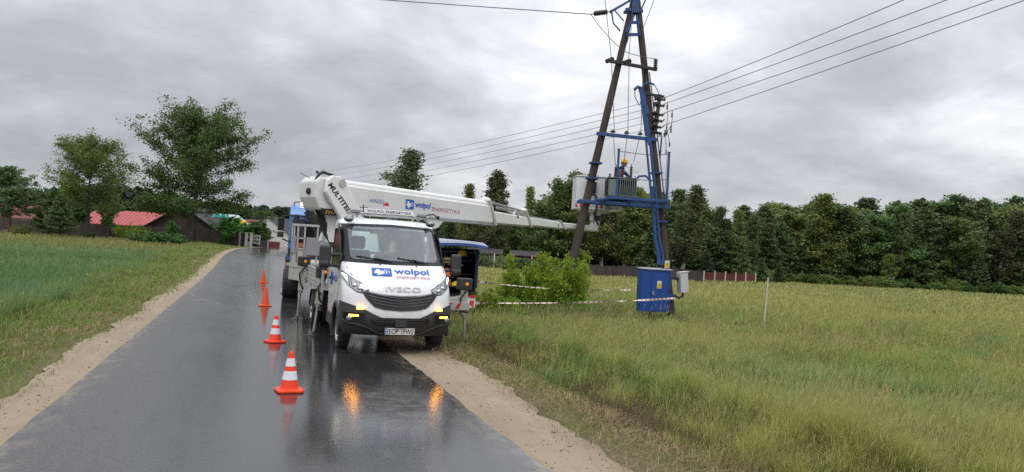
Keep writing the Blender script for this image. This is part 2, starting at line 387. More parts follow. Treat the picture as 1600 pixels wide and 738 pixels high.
# ------------------------------------------------------------------ terrain
def S(a, b, x):
    t = np.clip((np.asarray(x, float)-a)/(b-a), 0, 1); return t*t*(3-2*t)
def vn(x, y, s=1.0, seed=0):
    """cheap smooth 2d value noise -1..1 (numpy)"""
    x = np.asarray(x, float)*s+seed*17.31; y = np.asarray(y, float)*s+seed*9.77
    xi = np.floor(x); yi = np.floor(y); fx = x-xi; fy = y-yi; fx = fx*fx*(3-2*fx); fy = fy*fy*(3-2*fy)
    def h(a, b): q = np.sin(a*127.1+b*311.7+seed*7.7)*43758.5453; return (q-np.floor(q))*2-1
    return (h(xi, yi)*(1-fx)+h(xi+1, yi)*fx)*(1-fy)+(h(xi, yi+1)*(1-fx)+h(xi+1, yi+1)*fx)*fy
def road_dx(y): y = np.asarray(y, float); return .0016*np.clip(y-58, 0, None)**2
def rise(y): return .8*S(35, 85, y)
def ditch(x, y): 
    y = np.asarray(y, float)
    xd = 5.0+.25*vn(y, 0, .35, 3); return -(.30*np.exp(-((x-xd)/.55)**2))*S(16.5, 13.5, y)*1.0 if False else -.30*np.exp(-((x-xd)/.55)**2)*(1-S(13.0, 16.5, y))
def hgt(x, y):
    x = np.asarray(x, float); y = np.asarray(y, float)
    xr = x-road_dx(y)
    h = rise(y)*(1-S(8, 30, xr)) - .6*S(15, 45, x)*S(30, 80, y)
    off = S(3.6, 7, np.abs(xr-.33))
    h = h+off*.06*vn(x, y, .4, 1)+S(6, 12, np.abs(xr))*.10*vn(x, y, .12, 2)
    return h+ditch(x, y)
def H(x, y): return float(hgt(x, y))
def ground_at(px, d, z0=None):
    """terrain point in the direction of picture column px at depth d"""
    py = 372+.056*(px-393)
    for _ in range(3):
        p = PT(px, py, d); z = H(p[0], p[1]); py -= 0
        q = np.array([p[0], p[1], z])-np.array([0, 0, CAM_H]); dd = q@cf; x_ = 800+FPX*(q@cr)/dd; py = 369-FPX*(q@cu)/dd
        px2 = px-(x_-px); p = PT(px, py, d)
    return Vector((p[0], p[1], H(p[0], p[1])))

us = np.sinh(np.linspace(-6.0, 6.6, 250)); 
xs = us/np.sinh(6.6)*900; xs = np.sort(np.concatenate([xs[(np.abs(xs) > 14)], np.arange(-14, 14.01, .4)]))
ys = np.concatenate([np.arange(-30, 4, 2.0), np.arange(4, 30, .5), np.arange(30, 130, 2.0), np.geomspace(132, 1500, 40)])
gx, gy = np.meshgrid(xs, ys); gz = hgt(gx, gy)-.03
nx, ny = len(xs), len(ys); ii = np.arange(nx*ny).reshape(ny, nx)
quads = np.stack([ii[:-1, :-1], ii[:-1, 1:], ii[1:, 1:], ii[1:, :-1]], -1).reshape(-1, 4)
gm = principled('ground_soil', (.06, .06, .03), .95); t = gm.node_tree; p = t.nodes['Principled BSDF']
geo = N(t, 'ShaderNodeNewGeometry'); a = noise(t, geo.outputs['Position'], .5, 8, .6); b = noise(t, geo.outputs['Position'], 6, 6, .7)
far = noise(t, mapping(t, geo.outputs['Position'], (.03, .12, .1)), 1.0, 6, .6)
c = mixc(t, ramp(t, a, [(.35, 0), (.65, 1)]), (.085, .090, .032), (.13, .115, .045))
c = mixc(t, ramp(t, b, [(.35, 0), (.7, .8)]), c, (.09, .070, .035))
c = mixc(t, ramp(t, far, [(.4, 0), (.65, .6)]), c, (.17, .155, .06))
t.links.new(c, p.inputs['Base Color']); bn = N(t, 'ShaderNodeBump'); bn.inputs['Strength'].default_value = .8; bn.inputs['Distance'].default_value = .08
t.links.new(b, bn.inputs['Height']); t.links.new(bn.outputs[0], p.inputs['Normal'])
g = np_mesh('ground', np.stack([gx, gy, gz], -1).reshape(-1, 3), quads=quads, mat=gm, smooth=True); tag(g, kind='structure')

def strip(name, xl, xr, z, mat, ya=-20, yb=300, nx_=6):
    yy = np.concatenate([np.arange(ya, 4, 1.0), np.arange(4, 40, .12), np.arange(40, 130, 1.0), np.arange(130, yb, 4.0)])
    L = xl(yy)+road_dx(yy); Rr = xr(yy)+road_dx(yy); uu = np.linspace(0, 1, nx_)
    X_ = L[:, None]*(1-uu)+Rr[:, None]*uu; Y_ = np.repeat(yy[:, None], nx_, 1); Z_ = rise(Y_)+z
    ii = np.arange(len(yy)*nx_).reshape(len(yy), nx_)
    q = np.stack([ii[:-1, :-1], ii[:-1, 1:], ii[1:, 1:], ii[1:, :-1]], -1).reshape(-1, 4)
    o = np_mesh(name, np.stack([X_, Y_, Z_], -1).reshape(-1, 3), quads=q, mat=mat, smooth=True); return tag(o, kind='structure')
def fbm(y, seed, amp, s): return amp*(vn(y, 0, s, seed)+.6*vn(y, 3, s*2.7, seed+1)+.4*vn(y, 7, s*7, seed+2))
# sandy shoulders
sm = principled('sand', (.42, .33, .22), .9); t = sm.node_tree; p = t.nodes['Principled BSDF']
geo = N(t, 'ShaderNodeNewGeometry'); pos = geo.outputs['Position']
a = noise(t, mapping(t, pos, (1.2, .35, 1)), 1.1, 6, .6); b = noise(t, pos, 38, 5, .75); c_ = noise(t, pos, 5, 6, .7)
c = mixc(t, ramp(t, a, [(.35, 0), (.68, 1)]), (.30, .235, .155), (.20, .15, .098))
c = mixc(t, ramp(t, c_, [(.52, 0), (.75, .7)]), c, (.17, .13, .085))
c = mixc(t, ramp(t, b, [(.40, .0), (.72, .65)]), c, (.38, .31, .215))
c = mixc(t, ramp(t, noise(t, pos, 90, 3, .6), [(.58, 0), (.72, .8)]), c, (.13, .105, .08))
t.links.new(c, p.inputs['Base Color']); bn = N(t, 'ShaderNodeBump'); bn.inputs['Strength'].default_value = .55; bn.inputs['Distance'].default_value = .012
t.links.new(mathn(t, 'ADD', b, mathn(t, 'MULTIPLY', c_, 2.0)), bn.inputs['Height']); t.links.new(bn.outputs[0], p.inputs['Normal'])
strip('sand_shoulder', lambda y: -2.58+fbm(y, 5, .11, .5)+fbm(y, 15, .05, 3.5), lambda y: y*0-1.80, .006, sm)
strip('sand_shoulder', lambda y: y*0+2.50, lambda y: 3.55+fbm(y, 9, .14, .5)+fbm(y, 17, .06, 3.5), .006, sm)
# asphalt
am = principled('wet_asphalt', (.045, .046, .05), .3); t = am.node_tree; p = t.nodes['Principled BSDF']
geo = N(t, 'ShaderNodeNewGeometry'); pos = geo.outputs['Position']; sepn = N(t, 'ShaderNodeSeparateXYZ'); t.links.new(pos, sepn.inputs[0])
fine = noise(t, pos, 46, 3, .85); grit = noise(t, pos, 120, 2, .8); med = noise(t, mapping(t, pos, (1.3, .45, 1)), 1.5, 7, .65); big = noise(t, mapping(t, pos, (.5, .12, 1)), 1.2, 5, .6)
wetx = mathn(t, 'MULTIPLY', mathn(t, 'ADD', sepn.outputs[0], 1.6), .36, True)
wet = mathn(t, 'ADD', mathn(t, 'MULTIPLY', wetx, .60), mathn(t, 'MULTIPLY', mathn(t, 'ADD', mathn(t, 'MULTIPLY', big, .6), mathn(t, 'MULTIPLY', med, .4)), .62))
wetf = ramp(t, wet, [(.36, 0), (.74, 1)])
c = mixc(t, ramp(t, fine, [(.38, 0), (.62, 1)]), (.027, .027, .028), (.088, .086, .084))
c = mixc(t, ramp(t, grit, [(.60, 0), (.72, .8)]), c, (.20, .195, .185))
c = mixc(t, mathn(t, 'MULTIPLY', wetf, .72), c, (.020, .020, .021))
c = mixc(t, ramp(t, med, [(.52, 0), (.78, .22)]), c, (.13, .125, .115))
c = mixc(t, ramp(t, noise(t, mapping(t, pos, (3.0, .16, 1)), 1.6, 5, .6), [(.50, 0), (.74, .35)]), c, (.015, .015, .016))
# washed-out patch with fines in front of the van
pd = N(t, 'ShaderNodeVectorMath', operation='DISTANCE'); t.links.new(mapping(t, pos, (1, .55, 1)), pd.inputs[0]); pd.inputs[1].default_value = (1.75, 5.2, 0)
pm = mathn(t, 'MULTIPLY', mathn(t, 'SUBTRACT', 1.0, mathn(t, 'DIVIDE', pd.outputs['Value'], .85), True), 1.6, True)
pn = noise(t, mapping(t, pos, (1.0, 1.3, 1)), 3.2, 7, .75, .8)
c = mixc(t, mathn(t, 'MULTIPLY', pm, ramp(t, pn, [(.50, 0), (.62, .55)])), c, (.17, .165, .155))
c = mixc(t, mathn(t, 'MULTIPLY', pm, ramp(t, pn, [(.36, .9), (.47, 0)])), c, (.006, .006, .006))
vr = N(t, 'ShaderNodeVectorMath', operation='DISTANCE'); t.links.new(pos, vr.inputs[0]); vr.inputs[1].default_value = (9.5, 28.5, 0)
bnd = None
for rr, ww in ((9.5, .07), (9.9, .05), (11.3, .08), (11.6, .05)):
    bb = mathn(t, 'SUBTRACT', 1, mathn(t, 'DIVIDE', mathn(t, 'ABSOLUTE', mathn(t, 'SUBTRACT', vr.outputs['Value'], rr)), ww), True)
    bnd = bb if bnd is None else mathn(t, 'MAXIMUM', bnd, bb)
bnd = mathn(t, 'MULTIPLY', mathn(t, 'MULTIPLY', bnd, ramp(t, noise(t, pos, .9, 4, .6), [(.42, 0), (.58, 1)])), .30)
c = mixc(t, bnd, c, (.30, .28, .25))
# sand carried onto the edges
ex = mathn(t, 'ABSOLUTE', mathn(t, 'SUBTRACT', sepn.outputs[0], .335)); ef = mathn(t, 'MULTIPLY', mathn(t, 'SUBTRACT', ex, 1.95), 2.9, True)
ef = mathn(t, 'MULTIPLY', ef, ramp(t, noise(t, mapping(t, pos, (2.2, .8, 1)), 2.5, 7, .75), [(.45, 0), (.68, .75)]))
c = mixc(t, ef, c, (.26, .21, .15))
t.links.new(c, p.inputs['Base Color'])
rg = mathn(t, 'ADD', mathn(t, 'SUBTRACT', mathn(t, 'ADD', .25, mathn(t, 'MULTIPLY', med, .28)), mathn(t, 'MULTIPLY', wetf, .34)), mathn(t, 'MULTIPLY', fine, .10), True)
rg = mathn(t, 'MAXIMUM', rg, .075)
t.links.new(rg, p.inputs['Roughness']); p.inputs['Specular IOR Level'].default_value = .5
bn = N(t, 'ShaderNodeBump'); bn.inputs['Strength'].default_value = .3; bn.inputs['Distance'].default_value = .0016
t.links.new(mathn(t, 'ADD', fine, mathn(t, 'MULTIPLY', noise(t, pos, 9, 4, .6), .9)), bn.inputs['Height']); t.links.new(bn.outputs[0], p.inputs['Normal'])
strip('road', lambda y: -1.96+fbm(y, 20, .012, 1.3), lambda y: 2.63+fbm(y, 23, .016, 1.3), .012, am, nx_=10)

# ================================================================== AERIAL LIFT VAN
van = empty('aerial_lift_van', (2.58, 13.6, 0), R(1.2), 'white flatbed van with telescopic lift boom, parked half on the verge with outriggers down', 'van')
ZS = [.36, .45, .60, .75, .90, 1.04, 1.15, 1.25, 1.35, 1.45, 1.55, 1.62, 1.95, 2.28, 2.36, 2.41, 2.45, 2.465]
Y0 = [.12, .05, .00, .00, .03, .06, .10, .16, .24, .34, .48, .62, .98, 1.34, 1.46, 1.58, 1.80, 2.1]
WS = [.93, .97, 1.0, 1.0, 1.0, 1.0, 1.0, .995, .99, .985, .975, .97, .96, .945, .93, .90, .80, .60]
PP, DD = 2.7, .50
def y0f(z): return float(np.interp(z, ZS, Y0))
def wf(z): return float(np.interp(z, ZS, WS))
def FR(x, z, off=0.0):
    """front surface of the cab: half-width coordinate x (may pass w: then it runs down the side)"""
    def base(x, z):
        w = wf(z); a = min(abs(x)/w, 1.0); dep = DD*(1-(1-a**PP)**(1/PP))
        y = y0f(z)+dep; xx = min(abs(x), w)
        if abs(x) > w: y += (abs(x)-w)
        return Vector((math.copysign(xx, x), y, z))
    p = base(x, z)
    if off:
        e = .012; q = base(x+e, z)-base(x-e, z); r_ = base(x, z+e)-base(x, z-e)
        n = q.cross(r_); n.normalize()
        if n.y > 0 and abs(x) < wf(z): n = -n
        if abs(x) >= wf(z)*.999: n = Vector((math.copysign(1, x), 0, 0))
        p = p+n*off
    return p
def frange(a, b, n): return [a+(b-a)*i/(n-1) for i in range(n)]
def xsamp(a, b, n):
    """denser near the corners"""
    fa, fb = math.asin(max(-1, min(1, a)))if abs(a) <= 1 else a, math.asin(max(-1, min(1, b))) if abs(b) <= 1 else b
    return [math.sin(fa+(fb-fa)*i/(n-1)) for i in range(n)]
def band(mb, xs_, lo, hi, off=.008, nz=5, thick=.0):
    def fn(x, v): return FR(x, lo(x)+(hi(x)-lo(x))*v, off)
    mb.grid(fn, xs_, frange(0, 1, nz))
    if thick:
        n = len(xs_)
        for v in (0, 1):
            mb.grid(lambda x, w: FR(x, lo(x)+(hi(x)-lo(x))*v, off-thick*w), xs_, [0, 1])
        for x in (xs_[0], xs_[-1]):
            mb.grid(lambda v, w: FR(x, lo(x)+(hi(x)-lo(x))*v, off-thick*w), frange(0, 1, nz), [0, 1])
    return mb
def interp(xp, yp, sym=True): return lambda x: float(np.interp(abs(x) if sym else x, xp, yp))

# body shell (openings for the windscreen, rear window and wheel arches)
cols = []; 
for i in range(49):
    ph = -math.pi/2+math.pi*i/48; s_ = math.sin(ph); cols.append(('f', math.copysign(abs(s_)**(2/PP), s_)))
sidey = frange(0, 1, 15)[1:]
zrows = [.36, .40, .45, .52, .60, .68, .75, .82, .90, .97, 1.04, 1.1, 1.15, 1.2, 1.25, 1.3, 1.35, 1.4, 1.45, 1.5, 1.55, 1.60, 1.66, 1.75, 1.85, 1.95, 2.05, 2.15, 2.25, 2.29, 2.33, 2.36, 2.39, 2.41, 2.43, 2.445, 2.455, 2.465]
CABR = 2.36
def bodypt(ci, z):
    k = len(sidey)
    if ci < k: u = sidey[k-1-ci]; sgn = -1
    elif ci >= k+49: u = sidey[ci-k-49]; sgn = 1
    else:
        a = cols[ci-k][1]; w = wf(z); dep = DD*(1-(1-abs(a)**PP)**(1/PP)) if abs(a) < 1 else DD
        return (a*w, min(y0f(z)+dep, CABR), z)
    ys_ = min(y0f(z)+DD, CABR); return (sgn*wf(z), ys_+(CABR-ys_)*u, z)
nc = 49+2*len(sidey); mb = MB(); mb.v = [bodypt(ci, z) for z in zrows for ci in range(nc)]
for j in range(len(zrows)-1):
    for i in range(nc-1):
        q = (j*nc+i, j*nc+i+1, (j+1)*nc+i+1, (j+1)*nc+i); cc = [sum(mb.v[k][m] for k in q)/4 for m in range(3)]
        if abs(cc[0]) < .80 and 1.68 < cc[2] < 2.25 and cc[1] < 1.75: continue
        if abs(cc[0]) > .8 and math.hypot(cc[1]-1.0, cc[2]-.40) < .44: continue
        mb.f.append(q)
mb.mi = [0]*len(mb.f)
# roof lid
jt = len(zrows)-1; top = [jt*nc+i for i in range(nc)]; mb.f.append(tuple(top)); mb.mi.append(0)
# rear wall with window opening
def rw(z, x): return (x, CABR-.001, z)
for (xa, xb, za, zb_) in ((-1, 1, .45, 1.60), (-.93, -.62, 1.60, 2.20), (.62, .93, 1.60, 2.20), (-.90, .90, 2.20, 2.43)):
    mb.add([(xa, CABR, za), (xb, CABR, za), (xb*.97, CABR, zb_), (xa*.97, CABR, zb_)], [(0, 1, 2, 3)])
body = mb.build('cab_body', M['white'], van, smooth=True, angle=50)
tag(body, 'white cab body with blue company lettering on the bonnet')

# lower black bumper
ztop = interp([0, .34, .50, .62, .80, .93, 1.0, 1.1], [.67, .67, .74, .80, .86, .90, .92, .92])
xb = xsamp(-1, 1, 61)
mb = band(MB(), xb, lambda x: .345, ztop, .022, 9, .05)
mb.grid(lambda x, v: (FR(x, .345, .022)+Vector((0, .5*v, -.01*v)) if abs(x) < .9 else FR(x, .345, .022-.25*v)), xb, [0, 1])
bump = mb.build('bumper', M['black_plastic'], van, smooth=True)
# sculpted ridge line and lower intake on bumper
mb = MB(); rl = interp([0, .35, .5, .72, .86, .97], [.40, .40, .47, .55, .56, .62])
mb.tube([FR(x, rl(x), .03) for x in xsamp(-.97, .97, 41)], .016, 6); mb.build('bumper_ridge', M['dark'], bump, smooth=True)
mb = band(MB(), frange(-.52, .52, 15), interp([0, .40, .52], [.53, .53, .60]), interp([0, .4, .52], [.655, .655, .66]), .026, 3)
for z in (.565, .60, .635): mb.tube([FR(x, z, .03) for x in frange(-.46, .46, 9)], .006, 5)
mb.build('lower_intake', M['black_gloss'], bump)
mb = MB(); mb.box(FR(0, .585, .045), (.20, .03, .12)); mb.build('radar_cover', M['black_plastic'], bump, bevel=.008)
# fog lamp pods, indicators
for s in (-1, 1):
    pod = band(MB(), [s*x for x in frange(.62, .955, 9)], lambda x: .60, lambda x: .74, .027, 4).build('fog_lamp_housing', M['black_gloss'], bump)
    mb = MB(); c0 = FR(s*.86, .64, .03); mb.sphere(c0, (.055, .03, .05), 12, 8); mb.build('fog_lamp', M['lens'], bump, smooth=True)
    band(MB(), [s*x for x in frange(.72, .87, 7)], lambda x: .678, lambda x: .706, .036, 2, .01).build('indicator', M['orange_lit'], bump)
    band(MB(), [s*x for x in frange(.65, .755, 6)], lambda x: .80, lambda x: .838, .04, 2, .02).build('indicator', M['orange_lit'], bump)
# number plate
pl = MB().box(FR(.0, .455, .052), (.53, .012, .118)).build('number_plate', M['plate'], van, bevel=.004)
pc = FR(0, .455, .052)
def platefn(x0, x1, z0, z1, o=.0085): return lambda u, v: (pc.x+x0+(x1-x0)*u, pc.y-o, pc.z+z0+(z1-z0)*v)
mb = MB(); add_text(mb, 'EOP', platefn(-.195, -.02, -.042, .042), .01); add_text(mb, '1FW2', platefn(.03, .245, -.042, .042), .01)
mb.build('plate_characters', M['text_black'], pl)
mb = MB(); mb.box((pc.x-.235, pc.y-.0075, pc.z), (.045, .003, .10)); mb.build('plate_band', M['logo_blue'], pl)
mb = MB(); mb.lathe([(.012, -.002), (.012, 0)], (pc.x-.235, pc.y-.010, pc.z+.02), 12, 'Y'); mb.box((pc.x-.235, pc.y-.0105, pc.z-.027), (.016, .002, .022)); mb.build('plate_emblem', M['logo_white'], pl)
# grille
gh = interp([0, .35, .55, .70], [1.045, 1.06, 1.10, 1.175]); gl_ = interp([0, .30, .46, .58, .70], [.80, .82, .86, .97, 1.15])
mb = band(MB(), frange(-.70, .70, 41), gl_, gh, .010, 5, .0); gr = mb.build('grille', M['black_gloss'], van, smooth=True)
mb = MB()
for k, (dz, e) in enumerate(((.035, .60), (.085, .56), (.135, .52), (.185, .47))):
    xs2 = frange(-e, e, 31); mb.tube([FR(x, min(max(gl_(x)+.012, gh(0)-.0-dz+.20*abs(x)**1.6), gh(x)-.012), .020) for x in xs2], .0105, 6)
mb.build('grille_slats', worn('slat_plastic', (.05, .05, .053), .28, amt=.2), gr, smooth=True)
mb = MB(); mb.tube([FR(x, gl_(x)-.004, .014) for x in frange(-.70, .70, 41)], .009, 6); mb.build('grille_trim', M['black_plastic'], gr, smooth=True)
# headlights
hlo = interp([.56, .66, .76, .90, .985], [1.15, 1.085, 1.10, 1.20, 1.335]); hhi = interp([.56, .66, .80, .92, .985], [1.17, 1.215, 1.30, 1.39, 1.445])
for s in (-1, 1):
    xs2 = [s*x for x in xsamp(.56, .985, 19)]
    hl = band(MB(), xs2, lambda x: hlo(x)-.012, lambda x: hhi(x)+.012, .009, 5).build('headlight', M['black_gloss'], van, smooth=True)
    band(MB(), xs2, hlo, hhi, .014, 6).build('lens', M['lens'], hl, smooth=True)
    for x, z, r in ((.70, 1.15, .036), (.79, 1.20, .042)): MB().sphere(FR(s*x, z, .012), (r, .02, r), 12, 8).build('reflector', M['chrome'], hl, smooth=True)
    mb = MB()
    for x in (.66, .745, .835, .87): mb.tube([FR(s*x, hlo(x)+.012, .018), FR(s*(x+.02), hhi(x)-.01, .018)], .006, 5)
    mb.build('lens_divider', M['dark'], hl)
    band(MB(), [s*x for x in xsamp(.90, .97, 7)], lambda x: hlo(x)+.07, lambda x: hhi(x)-.025, .020, 3).build('daytime_light', M['white_lit'], hl, smooth=True)
# bonnet shut lines
mb = MB()
for s in (-1, 1):
    mb.tube([FR(s*x, z, .001) for x, z in ((.57, 1.16), (.70, 1.26), (.84, 1.39), (.90, 1.50), (.915, 1.60))], .005, 5)
mb.tube([FR(x, gh(x)+.012, .001) for x in frange(-.62, .62, 21)], .004, 5)
mb.build('bonnet_shut_line', M['dark'], van)
for s in (-.32, .35): MB().sphere(FR(s, 1.575, .008), (.018, .012, .01), 10, 6).build('washer_nozzle', M['black_plastic'], van)
# windscreen surround, glass
def rounded(base, x, half, c, amt):  # corner rounding
    t_ = max(0, (abs(x)-(half-c))/c); return base+amt*(1-math.sqrt(max(0, 1-min(t_, 1)**2)))
glo = lambda x: rounded(1.655+.0*abs(x), x, .82, .10, .05); ghi = lambda x: rounded(2.285-.02*abs(x), x, .82, .10, -.05)
solo = lambda x: 1.585+.02*abs(x); sohi = lambda x: 2.345-.03*abs(x)
mb = MB(); xs2 = frange(-.90, .90, 45)
mb.grid(lambda x, v: FR(x, solo(x)+(1.675-solo(x))*v, .006), xs2, frange(0, 1, 3))
mb.grid(lambda x, v: FR(x, 2.26+(sohi(x)-2.26)*v, .006), xs2, frange(0, 1, 3))
for s in (-1, 1): mb.grid(lambda x, z: FR(x, z, .0065), [s*x for x in xsamp(.785, .955, 7)], frange(solo(.9), sohi(.9), 9))
fr_ = mb.build('windscreen_surround', M['pillar_black'], van, smooth=True)
xs2 = frange(-.82, .82, 41)
ws = band(MB(), xs2, glo, ghi, .009, 9).build('windscreen', M['glass'], van, smooth=True)
mb = MB(); mb.grid(lambda x, v: FR(x, 2.15+.13*v, .004), frange(-.16, .16, 7), [0, .5, 1]); mb.box(FR(0, 2.12, -.06), (.26, .04, .08)); mb.build('sensor_mount', M['black'], ws)
# wipers
for x0, x1 in ((-.05, -.72), (.58, .02)):
    mb = MB(); mb.tube([FR(x0, 1.60, .03), FR(x0+(x1-x0)*.25, 1.64, .04), FR(x0+(x1-x0)*.5, 1.675, .03)], .011, 6)
    mb.tube([FR(x0+(x1-x0)*f_, 1.615+.07*f_+.02, .022) for f_ in frange(.05, 1, 9)], .009, 5); mb.build('wiper', M['black'], van)
# interior
mb = MB(); mb.box((0, 1.15, 1.50), (1.75, .50, .16)); mb.box((-.40, 1.02, 1.60), (.5, .25, .06)); mb.box((0, 1.5, .75), (1.8, 1.6, .1)); dash = mb.build('dashboard', M['interior'], van, bevel=.03)
for sx in (-.52, .44):
    mb = MB(); mb.box((sx, 1.95, 1.45), (.5, .16, .75), (R(-8), 0, 0)); mb.box((sx, 2.01, 1.97), (.28, .12, .26)); mb.build('seat', M['seat'], van, bevel=.05)
mb = MB(); mb.box((.0, 1.97, 1.42), (.4, .15, .66)); mb.build('seat', M['seat'], van, bevel=.05)
mb = MB(); th = [Vector((.46+.19*math.cos(a), 1.38+.07*math.sin(a), 1.70+.17*math.sin(a))) for a in [2*math.pi*i/20 for i in range(21)]]
mb.tube(th, .016, 6, cap=False); mb.build('steering_wheel', M['black'], van, smooth=True)
mb = MB(); mb.add([(-.62, CABR-.003, 1.60), (.62, CABR-.003, 1.60), (.62, CABR-.003, 2.20), (-.62, CABR-.003, 2.20)], [(0, 1, 2, 3)]); mb.build('rear_window', M['glass'], van)
# side windows, doors, mirrors, handles
for s in (-1, 1):
    mb = MB(); w_ = lambda z: wf(z)+.006
    poly = [(1.02, 1.50), (2.20, 1.50), (2.20, 2.22), (1.62, 2.22), (1.30, 2.05), (1.06, 1.72)]
    mb.add([(s*w_(z), y, z) for y, z in poly], [tuple(range(6))]); sw_ = mb.build('side_window', M['glass_dark'], van)
    mb = MB()
    pts = poly+[poly[0]]
    mb.tube([Vector((s*(w_(z)+.001), y, z)) for y, z in pts], .014, 5)
    mb.build('window_seal', M['black_plastic'], sw_)
    mb = MB(); mb.tube([Vector((s*(wf(z)+.001), y, z)) for y, z in ((.98, 1.62), (.90, 1.45), (.88, 1.2), (.95, .95), (1.40, .55), (2.25, .50), (2.28, 2.22))], .005, 5); mb.build('door_seam', M['dark'], van)
    mb = MB(); mb.box((s*(wf(1.2)+.02), 2.08, 1.25), (.03, .20, .05)); mb.build('door_handle', M['black_plastic'], van, bevel=.01)
    mb = MB(); mb.box((s*.985, 1.92, .47), (.06, .95, .24)); mb.build('sill_panel', M['black_plastic'], van, bevel=.02)
    # wheel arch lip
    mb = MB(); mb.tube([Vector((s*1.0, 1.0+.455*math.cos(a), .40+.455*math.sin(a))) for a in frange(R(-12), R(192), 25)], .035, 8); mb.build('wheel_arch', M['black_plastic'], van, smooth=True)
    mb = MB(); mb.grid(lambda a, x: (s*x, 1.0+.45*math.cos(a), .40+.45*math.sin(a)), frange(R(0), R(180), 16), [.45, .98])
    mb.box((s*.45, 1.0, .68), (.02, 1.0, .5)); mb.build('wheel_well', M['black'], van)
    mb = MB(); bx = -1.255 if s < 0 else 1.25; mz = 1.68 if s < 0 else 1.63
    mb.box((bx, 1.06, mz), (.21, .13, .42)); mb.box((bx, 1.04, mz-.13), (.19, .15, .12)); mir = mb.build('mirror', M['black_plastic'], van, bevel=.045)
    mb = MB(); mb.box((bx, 1.128, mz+.03), (.17, .006, .30)); mb.build('mirror_glass', M['chrome'], mir)
    mb = MB(); mb.tube([(s*.95, 1.10, 1.72), (bx-s*.08, 1.07, 1.72)], .032, 8); mb.tube([(s*.96, 1.12, 1.50), (bx-s*.08, 1.08, 1.52)], .028, 8)
    mb.box((s*.975, 1.05, 1.60), (.05, .20, .30)); mb.build('mirror_arm', M['black_plastic'], mir, bevel=.008)
    # white front-side panel triangle (quarter glass, black)
    mb = MB(); mb.add([(s*(wf(z)+.009), y, z) for y, z in ((.90, 1.58), (1.02, 1.50), (1.06, 1.72), (1.30, 2.05), (1.62, 2.22), (1.55, 2.30), (1.24, 2.02))], [tuple(range(7))]); mb.build('pillar_trim', M['pillar_black'], van)
# lettering
mb = MB(); mb.mi = []
def hoodfn(x0, x1, z0, z1, off=.012): return lambda u, v: FR(x0+(x1-x0)*u, z0+(z1-z0)*v, off)
def logo_square(parent, fn, name='company_emblem'):
    mbs = MB(); mbs.grid(lambda u, v: fn(u, v, 0), frange(0, 1, 9), frange(0, 1, 5)); q = mbs.build(name, M['logo_blue'], parent)
    mbs = MB()
    def disc(cx_, cy_, r, rx=1.0, inner=0):
        n = 18; b0 = [fn(cx_+r*rx*math.cos(2*math.pi*k/n), cy_+r*math.sin(2*math.pi*k/n), .002) for k in range(n)]
        if not inner: mbs.add(b0, [tuple(range(n))])
        else:
            b1_ = [fn(cx_+inner*rx*math.cos(2*math.pi*k/n), cy_+inner*math.sin(2*math.pi*k/n), .002) for k in range(n)]
            mbs.add(b0+b1_, [(k, (k+1) % n, n+(k+1) % n, n+k) for k in range(n)])
    disc(.30, .66, .15, .75); disc(.42, .42, .22, .9); disc(.20, .42, .13, .8); disc(.34, .2, .10, .8)
    disc(.63, .46, .17, .75, .12); disc(.80, .50, .15, .7, .11); disc(.70, .68, .12, .7, .085)
    mbs.build('emblem_mark', M['logo_white'], q); return q
logo_square(van, lambda u, v, o: FR(-.49+.35*u, 1.385+.135*v, .012+o))
mb = MB(); add_text(mb, 'wolpol', hoodfn(-.09, .56, 1.405, 1.53), .022); mb.build('lettering', M['logo_blue'], van)
mb = MB(); add_text(mb, 'ENERGETYKA', hoodfn(-.06, .57, 1.355, 1.393), .0); mb.build('lettering', M['logo_red'], van)
mb = MB(); add_text(mb, 'IVECO', hoodfn(-.27, .36, 1.125, 1.205), .008); add_text(mb, 'IVECO', hoodfn(-.27, .36, 1.125, 1.205, .022), .008); mb.build('maker_lettering', M['alu'], van)
# side lettering on door
for s in (-1,):
    sf = lambda x0, x1, z0, z1: (lambda u, v: (s*(1.008), x0+(x1-x0)*(1-u), z0+(z1-z0)*v))
    mb = MB(); mb.grid(lambda u, v: sf(1.80, 2.10, 1.12, 1.38)(u, v), [0, 1], [0, 1]); mb.build('company_emblem', M['logo_blue'], van)
    mb = MB(); add_text(mb, 'wolpol', sf(1.12, 1.74, 1.16, 1.36), .03); mb.build('lettering', M['logo_blue'], van)
